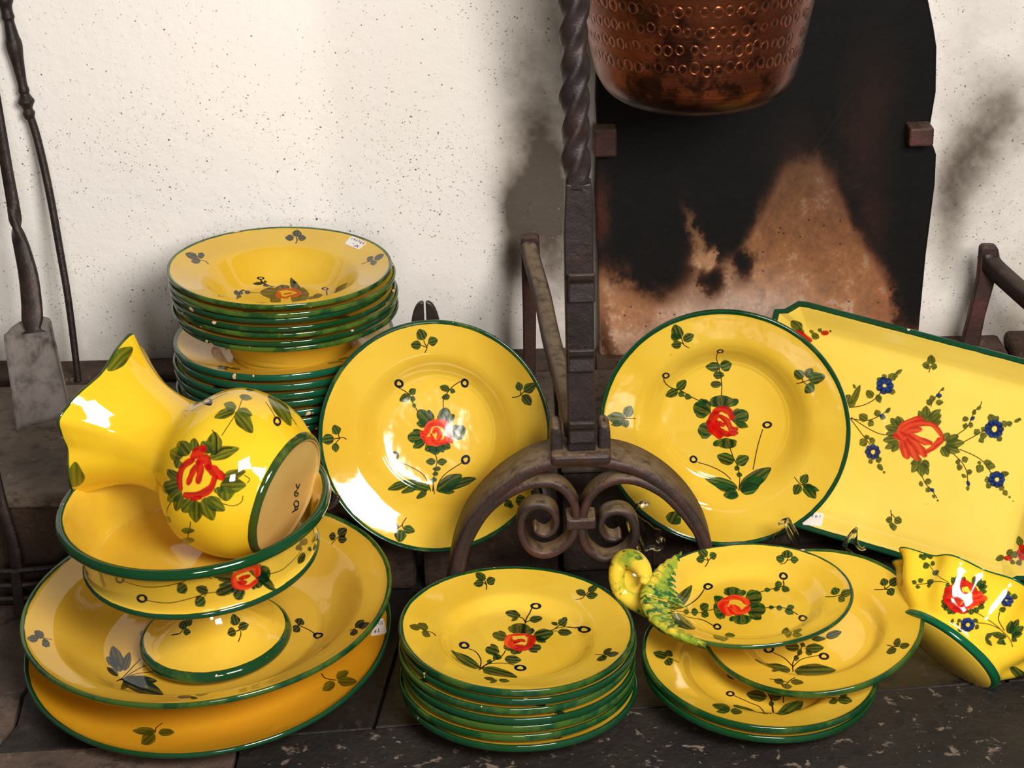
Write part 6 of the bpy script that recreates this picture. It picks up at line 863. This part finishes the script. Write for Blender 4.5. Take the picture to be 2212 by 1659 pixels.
def v_shape(V, th, pr):
    z = V[..., 2]; amt = np.clip((z - .135) / .095, 0, 1.05) ** 1.7
    # local theta: viewer side is +y (90 deg); lobes measured from it towards image-down
    ph = th[None] - pi / 2
    lob = np.cos(4 * (ph * VSIGN - TH0)); lob = np.sign(lob) * np.abs(lob) ** .9; sharp = .5 * lob + .5 * (2 * np.exp(-((1 - np.cos(4 * (ph * VSIGN - TH0))) / .55)) - .8)
    outer = 1.0
    f = 1 + amt * (.050 * np.cos(4 * (ph * VSIGN - TH0)) + .095 * np.exp(-((1 - np.cos(4 * (ph * VSIGN - TH0))) / .13)))
    f = f - amt * .10 * np.exp(-((ph * VSIGN - radians(38)) / radians(13)) ** 2) - amt * .05 * np.exp(-((ph * VSIGN + radians(32)) / radians(20)) ** 2)
    V = V.copy(); V[..., 0] *= f; V[..., 1] *= f
    V[..., 2] += amt * .004 * (np.cos(4 * (ph * VSIGN - TH0)) - .1) * (z > .135)
    return V
VSIGN = -1
vase = empty('pitcher', mat=vm)
vb = lathe('pitcher_body', vp, [MAT['V'], M_clay, PLAIN], vase, 240, k=3, shape=v_shape, uvf=lambda th, s, r, z: np.stack([th * .085 / .56, s / .56], -1))
vb.matrix_parent_inverse = Matrix(); PAINTED['V'] = vb
if 'INSCR' in globals():
    V, F = [], []
    for st in INSCR:
        P = cat_rom([(a, b, .0024) for a, b, c in st], 4)
        for i_ in range(len(P)):
            d_ = P[min(i_ + 1, len(P) - 1)] - P[max(i_ - 1, 0)]; d_ = np.array([-d_[1], d_[0], 0]) / (np.linalg.norm(d_) + 1e-9) * .0007
            V += [P[i_] + d_, P[i_] - d_, P[i_] + d_ + [0, 0, .0012], P[i_] - d_ + [0, 0, .0012]]
            if i_:
                a_ = len(V) - 8; F += [(a_, a_ + 1, a_ + 5, a_ + 4), (a_ + 2, a_ + 6, a_ + 7, a_ + 3), (a_, a_ + 4, a_ + 6, a_ + 2), (a_ + 1, a_ + 3, a_ + 7, a_ + 5)]
    Mi = NT('black_marker_ink'); Mi.set(Base_Color=srgb(40, 38, 30), Roughness=.6)
    ins_ = mesh('inscription', V, F, Mi.m, vase, smooth=False); ins_.matrix_parent_inverse = Matrix()
tag(vase, 'bulbous yellow pitcher with lobed mouth and big red rose, lying in the compote', 'pitcher')

# stack on the ledge: soup plates over flat plates
GB = 'plates in the tall stack on the ledge'
b_proto = None
names_b = ['topmost', 'second from the top', 'third from the top', 'fourth from the top', 'fifth from the top', 'sixth from the top', 'lowest soup plate']
for i in range(7):
    z = .3615 - .0088 * i
    c = (-.2748 + .002 * sin(i * 2.1) + .001 * i, 2.3601 + .002 * cos(i * 3.1), z)
    n = (.036 - .004 * i, -.012, 1)
    if i == 0:
        o = mk_plate('soup_plate', .135, 'deep', MAT['B'], PLAIN_B, c, n, 0, 8); PAINTED['B'] = o; b_proto = o
    else:
        o = clone(b_proto); o.matrix_world = frame(c, n, i * 1.7) @ Matrix.Diagonal((1 + .006 * sin(i * 2.),) * 2 + (1, 1))
    tag(o, 'soup plate with white price label, topmost of the tall ledge stack' if i == 0 else f'chipped yellow soup plate, {names_b[i]} of the tall ledge stack', 'plate', GB)
MAT['B2'] = ceramic('glazed_flat_plate', IMG['A'], chips=.5, greens=(srgb(14, 74, 46), srgb(20, 84, 60), srgb(40, 96, 52)), olive=.25)
nb_ = 9; f_proto = None
names_f = ['topmost', 'second', 'third', 'fourth', 'fifth', 'sixth', 'seventh', 'eighth', 'lowest']
for i in range(nb_):
    z = .2728 - .0113 * i
    c = (-.2760 + .002 * sin(i * 1.9), 2.3605 + .002 * cos(i * 2.1), z)
    n = (.008 * sin(i), -.006, 1)
    if i == 0:
        o = mk_plate('flat_plate', .134, 'dinner', MAT['B2'], PLAIN, c, n, 1.0, 12); f_proto = o
    else:
        o = clone(f_proto); o.matrix_world = frame(c, n, i * 1.1) @ Matrix.Diagonal((1 + .008 * sin(i * 2.7 + 1),) * 2 + (1, 1))
    tag(o, f'green-rimmed flat plate, {names_f[i]} of those under the soup plates on the ledge', 'plate', GB)

# standing plates
o = mk_plate('soup_plate', .135, 'soup', MAT['L'], PLAIN, (-.091, 2.1938, .2057), (-.014, -.944, .329), 0, 21, .003); PAINTED['L'] = o
tag(o, 'yellow soup plate with orange-red rose standing upright left of the andiron', 'plate')
o = mk_plate('soup_plate', .145, 'soup', MAT['R'], PLAIN, (.2436, 2.197, .2017), (-.168, -.982, .089), 0, 22, .003); PAINTED['R'] = o
tag(o, 'yellow plate with crimson rose standing upright right of the andiron', 'plate')
# tray
tn = Vector((-.3, -.85, .43)).normalized()
te = Vector((.2, -.07, -.039)); te = (te - tn * te.dot(tn)).normalized(); tb = tn.cross(te)
TC = Vector((.4620, 2.262, .1505))
tm = Matrix(((te.x, tb.x, tn.x, TC.x), (te.y, tb.y, tn.y, TC.y), (te.z, tb.z, tn.z, TC.z), (0, 0, 0, 1)))
TW, TH_ = .190, .133
def tray():
    # bracket-cornered outline, rings scaled inwards
    def outline(a, b, c):
        pts = []
        for sx_, sy_ in ((1, 1), (-1, 1), (-1, -1), (1, -1)):
            cor = [(a, b - c * .62), (a - c * .40, b - c * .50), (a - c * .85, b - c * .06), (a - c * 1.2, b + .0)]
            cor = [(x_ * sx_, y_ * sy_) for x_, y_ in cor]
            if sx_ * sy_ < 0: cor = cor[::-1]
            pts += cor
        out = []
        for i in range(len(pts)):
            p, q = np.array(pts[i]), np.array(pts[(i + 1) % len(pts)]); m = 8
            for j in range(m): out.append(p + (q - p) * j / m)
        return np.array(out)
    rings = [(.0, .0, -.026, 0), (.036, .034, -.0262, -.01), (.032, .030, -.0245, -.01), (.030, .028, -.0235, -.01), (.022, .019, -.0150, -.01), (.013, .011, -.006, -.006), (.0085, .0075, -.0025, -.0015), (.0060, .0050, -.0002, .0012), (.002, .002, .0012, .002), (.0, .0, .0010, .003), (-.001, -.001, -.0020, .003), (.001, .001, -.0050, .001), (.012, .010, -.012, -.01), (.022, .020, -.022, -.01), (.030, .028, -.0300, -.01), (.040, .040, -.0315, -.01)]
    V, E_, F = [], [], []; base = None
    rings[1:1] = [(.12, .09, -.0264, -.01), (.07, .06, -.0264, -.01), (.05, .045, -.0263, -.01)]
    for k_, (ix, iy, z, e) in enumerate(rings):
        if k_ == 0: continue
        q = outline(TW - ix, TH_ - iy, max(.030 - ix * .6, .006))
        base = len(q)
        for p in q: V.append((p[0], p[1], z)); E_.append(e)
    nr = len(rings) - 1
    F.append(tuple(range(base)))
    for k_ in range(nr - 1):
        for j in range(base): F.append((k_ * base + j, k_ * base + (j + 1) % base, (k_ + 1) * base + (j + 1) % base, (k_ + 1) * base + j)[::-1])
    F.append(tuple((nr - 1) * base + j for j in range(base))[::-1])
    uv = [(v[0] / .4 + .5, v[1] / .4 + .5) for v in V]
    mi = [0] + [0 if k_ < 13 else 1 for k_ in range(nr - 1) for _ in range(base)] + [1]
    return mesh('tray', V, F, [MAT['T'], PLAIN], None, uv=uv, mi=mi, edge=E_)
tr = tray(); tr.matrix_world = tm; PAINTED['T'] = tr
tag(tr, 'rectangular pale yellow tray painted with a flower spray, propped up at right', 'tray')

# plates lower right
o = mk_plate('dinner_plate', .127, 'dinner', MAT['C2'], PLAIN, (.2580, 1.940, .0500), (.085, -.08, 1), 0, 31); PAINTED['C2'] = o; C2o = o
tag(o, 'thick yellow plate with olive leaf sprays beneath the round plate and leaf dish', 'plate', 'plates in the front right pile')
o2 = clone(o); o2.matrix_world = frame((.2575, 1.9405, .0385), (.085, -.075, 1), 1.4)
tag(o2, 'bottom plate of the front right pile, resting on the stone floor', 'plate', 'plates in the front right pile')
o = mk_plate('dinner_plate', .1195, 'dinner', MAT['C1'], PLAIN, (.3165, 1.970, .0790), (-.105, -.185, .975), 0, 33); PAINTED['C1'] = o
tag(o, 'round yellow plate lying askew under the leaf-handled dish at right', 'plate', 'plates in the front right pile')
# leaf dish
BN = (-.03, -.150, .985); BC = (.2466, 1.9482, .1191)
bd = empty('leaf_dish', mat=frame(BC, BN, 0))
def oval(name, prof, mats, cx, cy, a, b, parent, seg=150, k=3):
    def shp_(V, th, pr):
        V = V.copy(); s_ = V[..., 0] * 1; r = np.hypot(V[..., 0], V[..., 1])
        V[..., 0] = r * np.cos(th) * a + cx; V[..., 1] = r * np.sin(th) * b + cy; return V
    o = lathe(name, prof, mats, parent, seg, shape=shp_, k=k)
    uv = np.array([(v.co.x / .30 + .5, v.co.y / .30 + .5) for v in o.data.vertices], np.float32)
    vi = np.empty(len(o.data.loops), np.int32); o.data.loops.foreach_get('vertex_index', vi); o.data.uv_layers[0].data.foreach_set('uv', uv[vi].ravel())
    return o
dp = [(0, -.0205, -.01, 0), (.35, -.0205, -.01, 0), (.56, -.0195, -.01, 0), (.63, -.0160, -.01, 0), (.70, -.0105, -.01, 0), (.76, -.0075, -.01, 0), (.90, -.0030, -.005, 0), (.955, -.0005, -.0012, 0), (.985, .0012, .0015, 0), (1.0, -.0008, .003, 0), (.992, -.0035, .003, 0), (.975, -.0050, .001, 1), (.90, -.0085, -.005, 1), (.76, -.0150, -.01, 1), (.65, -.0220, -.01, 1), (.60, -.0265, -.01, 1), (.56, -.0275, -.01, 1), (.53, -.0255, -.01, 1), (0, -.0250, -.01, 1)]
dish = oval('dish', dp, [MAT['BT'], PLAIN], -.001, .0065, .1115, .0895, bd); dish.matrix_parent_inverse = Matrix(); PAINTED['BT'] = dish
# blotched green-yellow leaf collar and curled handle
Ml = NT('mottled_leaf_glaze'); ocl = Ml.node('ShaderNodeTexCoord').outputs['Object']
at = Ml.node('ShaderNodeAttribute', attribute_name='edge').outputs['Fac']
g1 = Ml.math('ADD', Ml.noise(38, 4, ocl, rough=.6), at)
cl = Ml.mix(Ml.sstep(g1, .42, .66), srgb(226, 192, 58), srgb(140, 158, 46)); cl = Ml.mix(Ml.sstep(Ml.math('ADD', Ml.noise(85, 4, ocl, rough=.6), Ml.math('MULTIPLY', at, .5)), .53, .66), cl, srgb(40, 92, 40))
Ml.set(Base_Color=cl, Roughness=.1); Ml.bump(Ml.noise(60, 3, ocl), .4, .002); pass
def collar(th0, th1, n, depth, teeth, name='leaf_collar', flip=False):
    V, E_ = [], []; nr = 9
    for i in range(n + 1):
        t = i / n; th = th0 + (th1 - th0) * t
        saw = (t * teeth) % 1.0
        dd = depth * (1 - t) ** .8 * (.70 + .30 * (1 - saw)) + .05 * (1 - t) + .02
        dd *= min(1, (1 - t) * 9)
        for j in range(nr):
            q = j / (nr - 1); rr = 1.035 - dd * q
            zt = np.interp(rr, [.56, .63, .70, .76, .90, .955, 1.0, 1.05], [-.0195, -.016, -.0105, -.0075, -.003, -.0005, .0008, .001])
            rib = .0011 * sin(2 * pi * (t * teeth + q * .9))
            V.append((-.001 + .1115 * rr * cos(th), .0065 + .0895 * rr * sin(th), zt + .0022 * (1 - q) ** .3 + rib * (q > .1) + (-.0045 if j == 0 else 0))); E_.append(.05 + .10 * q)
    m = len(V); V += [(a * (1.0), b, c - .0045) for a, b, c in V]; E_ += E_
    F = []
    for i in range(n):
        for j in range(nr - 1):
            a = i * nr + j; F.append((a, a + 1, a + nr + 1, a + nr)); F.append((m + a, m + a + nr, m + a + nr + 1, m + a + 1))
    for i in range(n):
        a = i * nr; F.append((a, a + nr, m + a + nr, m + a)); b_ = a + nr - 1; F.append((b_, m + b_, m + b_ + nr, b_ + nr))
    for j in range(nr - 1): F.append((j, m + j, m + j + 1, j + 1))
    o = mesh(name, V, F, Ml.m, bd, edge=E_); o.matrix_parent_inverse = Matrix()
    bm = bmesh.new(); bm.from_mesh(o.data); bmesh.ops.recalc_face_normals(bm, faces=bm.faces); bm.to_mesh(o.data); bm.free()
    return o
collar(radians(176), radians(124), 60, .40, 8); collar(radians(180), radians(243), 66, .30, 8)
# curl: path given in world space, moved into the dish's frame
CURL = [(.1492, 1.975, .0913), (.1369, 1.985, .0942), (.1215, 1.995, .1000), (.1120, 2.0, .1110), (.1085, 2.0, .1270), (.1135, 2.0, .1400), (.1244, 1.992, .1452), (.1335, 1.980, .1425), (.1365, 1.970, .1360), (.1335, 1.963, .1310)]
inv = bd.matrix_world.inverted()
P = cat_rom([inv @ Vector(p) for p in CURL], 6); n = len(P)
sc = [(float(a), float(b)) for a, b in zip(np.interp(np.linspace(0, 1, n), [0, .2, .45, .7, .9, 1], [1.2, 1.35, 1.1, .95, .75, .3]), np.interp(np.linspace(0, 1, n), [0, .2, .45, .7, .9, 1], [1.5, 1.6, 1.6, 1.3, .9, .35]))]
sec = [(.0086 * cos(a), .0086 * sin(a)) for a in np.linspace(0, 2 * pi, 20, endpoint=False)]
eh = np.interp(np.linspace(0, 1, n), [0, .25, .4, .7, .85, 1], [.0, -.12, -.02, .04, -.15, -.3])
cu_ = sweep('scroll_handle', P, sec, Ml.m, bd, ref=(.25, 1, .35), scale=sc, edge=eh); cu_.matrix_parent_inverse = Matrix()
V, F = [], []; cc = Vector((.1268, 1.992, .1150)); q1 = Vector((1, -.1, .0)).normalized(); q2 = Vector((-.1, .25, .95)).normalized(); q3 = q1.cross(q2)
for j in range(9):
    for i in range(24):
        a_ = 2 * pi * i / 24; p_ = pi * j / 8
        V.append(inv @ (cc + q1 * (.0135 * sin(p_) * cos(a_)) + q2 * (.0190 * sin(p_) * sin(a_)) + q3 * (.004 * cos(p_))))
for j in range(8):
    for i in range(24): F.append((j * 24 + i, j * 24 + (i + 1) % 24, (j + 1) * 24 + (i + 1) % 24, (j + 1) * 24 + i))
wb = mesh('handle_web', V, F, Ml.m, bd, edge=[-.35] * len(V)); wb.matrix_parent_inverse = Matrix()
tag(bd, 'oval yellow dish with curled green leaf handle, topping the front right pile', 'dish')

# fluted planter lying on its side
pl = empty('planter', (.55, 1.98, 0))
fz = Vector((0, 0, 0))
E_r, E_u, E_f = cr, cu, cf
def ring_pt(cx, cy, zc, a, b, ang, tilt, th, mod):
    """oval ring: major direction at angle ang below horizontal, the minor direction mostly in depth"""
    m = Vector((cos(ang), -sin(ang), 0)); nrm = Vector((sin(ang), cos(ang), 0))
    mi_ = nrm * (-sin(tilt)) + Vector((0, 0, cos(tilt)))
    q = m * (a * cos(th) * mod) + mi_ * (b * sin(th) * mod)
    X, Yc, Z = cx + q.x, cy + q.y, zc + q.z
    return Vector((0, 0, 1.2)) + (E_r * X + E_u * Yc + E_f * Z) * 1.0325
def planter():
    # stations: (t, centre right, centre up, depth, major, minor, angle, flute amplitude, edge)
    f_ = 2.155 / 4500
    def C(px_, py_): return (px_ - 1106) * f_, (829.5 - py_) * f_
    b0 = C(2058, 1416); t0 = C(2150, 1300)
    st = [(-.012, .86, 0, -.02, 1), (-.004, .88, 0, -.002, 1), (.0, .93, 0, .001, 0), (.015, .995, 0, .003, 0), (.05, 1.01, 0, .003, 0), (.085, 1.0, 0, .002, 0), (.11, .99, .0, -.001, 0), (.16, 1.0, .02, -.01, 0), (.25, 1.10, .04, -.01, 0), (.40, 1.26, .055, -.01, 0), (.55, 1.36, .06, -.01, 0), (.70, 1.43, .07, -.01, 0), (.85, 1.50, .08, -.01, 0), (.95, 1.57, .09, -.004, 0), (.985, 1.62, .09, .001, 0), (1.0, 1.63, .09, .003, 0), (.99, 1.59, .09, .003, 1), (.94, 1.52, .085, -.01, 1), (.8, 1.40, .075, -.01, 1), (.55, 1.28, .05, -.01, 1), (.3, 1.06, .03, -.01, 1), (.1, .90, 0, -.01, 1), (.06, .85, 0, -.01, 1)]
    prm = cat_rom([s_[:4] for s_ in st], 4); seg = 200; V = []; E_ = []; UV = []
    slots = np.repeat([s_[4] for s_ in st[:-1]], 4)
    for t, w_, fl, e in prm:
        cx = b0[0] + (t0[0] - b0[0]) * t; cy = b0[1] + (t0[1] - b0[1]) * t
        ang = radians(41) + (radians(27) - radians(41)) * t; tilt = radians(19) + radians(3) * t
        zc = 2.178 + .030 * t
        for j in range(seg):
            th = 2 * pi * j / seg
            fm = 1 + fl * (.75 * cos(9 * th + .9) + .25 * cos(4 * th))
            V.append(ring_pt(cx, cy, zc, .0615 * w_, .0450 * w_, ang, tilt, th, fm)); E_.append(e); UV.append((th, t))
    n = len(prm); F = []; L_ = []
    for i in range(n - 1):
        for j in range(seg):
            F.append((i * seg + j, i * seg + (j + 1) % seg, (i + 1) * seg + (j + 1) % seg, (i + 1) * seg + j))
            for (a, b_) in ((i, j), (i, j + 1), (i + 1, j + 1), (i + 1, j)):
                L_.append((((b_ / seg * 2 * pi) * .065) / .44, prm[a][0] * .085 / .44 + .05))
    mi = list(np.repeat(slots, seg)) + [1, 1]
    F.append(tuple(range(seg))[::-1]); F.append(tuple((n - 1) * seg + j for j in range(seg)))
    L_ += [(0, 0)] * (2 * seg)
    lo = min(v.z for v in V)
    V = [v - Vector((.55, 1.98, 0)) for v in V]
    pl.location = (.55, 1.98, lo if False else 0)
    o = mesh('planter_body', V, F, [MAT['PL'], PLAIN], pl, uv=L_, mi=mi, edge=E_)
    me = o.data; bm = bmesh.new(); bm.from_mesh(me)
    bmesh.ops.recalc_face_normals(bm, faces=bm.faces); bm.to_mesh(me); bm.free()
    print('planter lowest', lo)
    return o
po = planter(); PAINTED['PL'] = po
tag(pl, 'fluted oval yellow planter with red flower tipped on its side at right', 'planter')

# ------------------------------------------------------------------ plate stands
Mb = NT('black_lacquered_wood'); Mb.set(Base_Color=srgb(34, 28, 25), Roughness=.4)
ps = empty('plate_stand', (-.091, 2.235, 0))
def leafs(sgn):
    pts = []
    for t in np.linspace(0, 1, 12): pts.append((sgn * (.0012), .30 + .0405 * t))
    for t in np.linspace(1, 0, 12): pts.append((sgn * (.0012 + .0165 * sin(pi * min(1, (1 - t) * .62 + .0)) ** .8), .30 + .0405 * t))
    return pts
zt = .3405
for sg in (-1, 1):
    out = [(sg * .0012, .2955), (sg * .0012, zt - .0005)] + [(sg * (.0012 + .0168 * sin(t * pi / 2) ** .75), zt - .045 * (1 - cos(t * pi / 2)) ** .9 - .0) for t in np.linspace(.08, 1, 12)]
    if sg > 0: out = out[::-1]
    out = [(a - .0085, b) for a, b in out]
    o = prism('finial', out, .042, .050, Mb.m, ps, .0015, axis='y')
    # slat standing on the ledge behind the plate, and the arm that wraps the rim
    P = cat_rom([(sg * .0095 - .0085, .0455, .300), (sg * .0095 - .0085, .040, .24), (sg * .012 - .006, .030, .18), (sg * .016 - .003, .026, .1455)], 5)
    sweep('leg', P, rect(.012, .006, .0015), Mb.m, ps, ref=(0, 1, 0))
    P = cat_rom([(sg * .010, .027, .160), (sg * .06, .022, .158), (sg * .095, -.008, .150), (sg * .118, -.030, .1420), (sg * .127, -.052, .1370), (sg * .1265, -.076, .1380), (sg * .1180, -.0865, .1440), (sg * .1130, -.0850, .1560)], 5)
    sweep('front_hook', P, rect(.011, .006, .0015), Mb.m, ps, ref=(0, 0, 1))
tag(ps, 'black plate stand with twin leaf finials behind the plate left of the andiron', 'plate stand')
Mg = NT('clear_acrylic'); Mg.set(Base_Color=(.93, .93, .92), Roughness=.06, IOR=1.47); Mg.p.inputs['Transmission Weight'].default_value = 1.0
def acrylic(name, loc, arms, label):
    e = empty(name, loc); o = Vector(loc)
    for nm, pts, wd in arms:
        P = cat_rom([Vector(p) - o for p in pts], 6); n = len(P)
        # ribbed strip: three rounded ribs side by side
        sec = []
        for i in range(24):
            a = 2 * pi * i / 24; rr = 1 + .10 * cos(6 * a); sec.append((.0024 * cos(a) * rr, wd * sin(a) * rr))
        sweep(nm, P, sec, Mg.m, e, ref=(.55, .6, 0) if nm == 'arm' else (0, 1, 0))
    tag(e, label, 'plate stand')
    return e

s1 = acrylic('plate_stand', (.2436, 2.17, 0), [
    ('arm', [(.1487, 2.125, .1433), (.1438, 2.13, .1445), (.1383, 2.135, .1363), (.132, 2.145, .1209), (.1344, 2.15, .1027), (.1419, 2.15, .0833), (.146, 2.15, .066), (.148, 2.15, .004)], .0062),
    ('arm', [(.3032, 2.125, .1173), (.3072, 2.12, .1220), (.3122, 2.12, .1124), (.3193, 2.13, .0952), (.3221, 2.14, .0792), (.3185, 2.15, .0657), (.3170, 2.15, .0400), (.316, 2.15, .004)], .0062),
    ('curl', [(.1500, 2.155, .072), (.1569, 2.152, .076), (.1634, 2.15, .0742), (.1693, 2.15, .0788), (.1703, 2.15, .0848), (.1671, 2.15, .0873), (.1634, 2.15, .0838)], .0040)],
    'clear acrylic easel with curled foot holding the plate right of the andiron')
pn = prism('side_panel', [(a - .2436, b) for a, b in [(.1383, .1185), (.134, .10), (.1400, .0552), (.1440, .004), (.1720, .004), (.1600, .040), (.1587, .0715), (.1630, .0817), (.1680, .0906), (.1680, .0942), (.1600, .097), (.1533, .1043), (.1442, .1106)]], -.012, -.0085, Mg.m, s1, .001, axis='y')
prism('side_panel', [(a - .2436, b) for a, b in [(.3222, .088), (.3190, .098), (.3090, .090), (.3000, .083), (.2960, .070), (.3000, .058), (.2900, .030), (.2900, .004), (.3180, .004), (.3180, .055)]], -.012, -.0085, Mg.m, s1, .001, axis='y')
s2_ = acrylic('plate_stand', (.40, 2.17, 0), [
    ('arm', [(.3929, 2.150, .0905), (.3918, 2.15, .0911), (.3867, 2.15, .084), (.3817, 2.15, .0739), (.3804, 2.15, .0649), (.380, 2.15, .03), (.380, 2.15, .004)], .0050),
    ('spur', [(.3925, 2.150, .0905), (.3929, 2.15, .0869), (.3934, 2.15, .0778), (.3982, 2.16, .0652), (.4051, 2.17, .0561), (.41, 2.175, .055)], .0020)],
    'small clear acrylic easel with bent hook under the tray')
prism('side_panel', [(a - .40, b) for a, b in [(.381, .070), (.3800, .004), (.4400, .004), (.4300, .020), (.400, .045), (.3930, .060)]], -.019, -.0165, Mg.m, s2_, .0008, axis='y')

# ------------------------------------------------------------------ price labels
img_b = label_image('label_long_code', digits('147784', .08, .62, .15, .26, .016) + [(.018, [(.42, .30), (.46, .42)]), (.018, [(.62, .10), (.68, .42)]), (.018, [(.70, .15), (.85, .38)]), (.016, [(.72, .38), (.86, .14)]), (.016, [(.55, .2), (.80, .24)])])
img_t = label_image('label_short_code', digits('1477', .10, .14, .20, .26, .014, True))
img_p = label_image('label_corner_code', digits('1478', .10, .55, .20, .30, .016) + digits('43', .15, .10, .22, .26, .02))
for key, quad, im in LABELS:
    label_on(PAINTED[key], quad, paper('label_paper_' + key, {'B': img_b, 'T': img_t, 'P1': img_p}[key]))
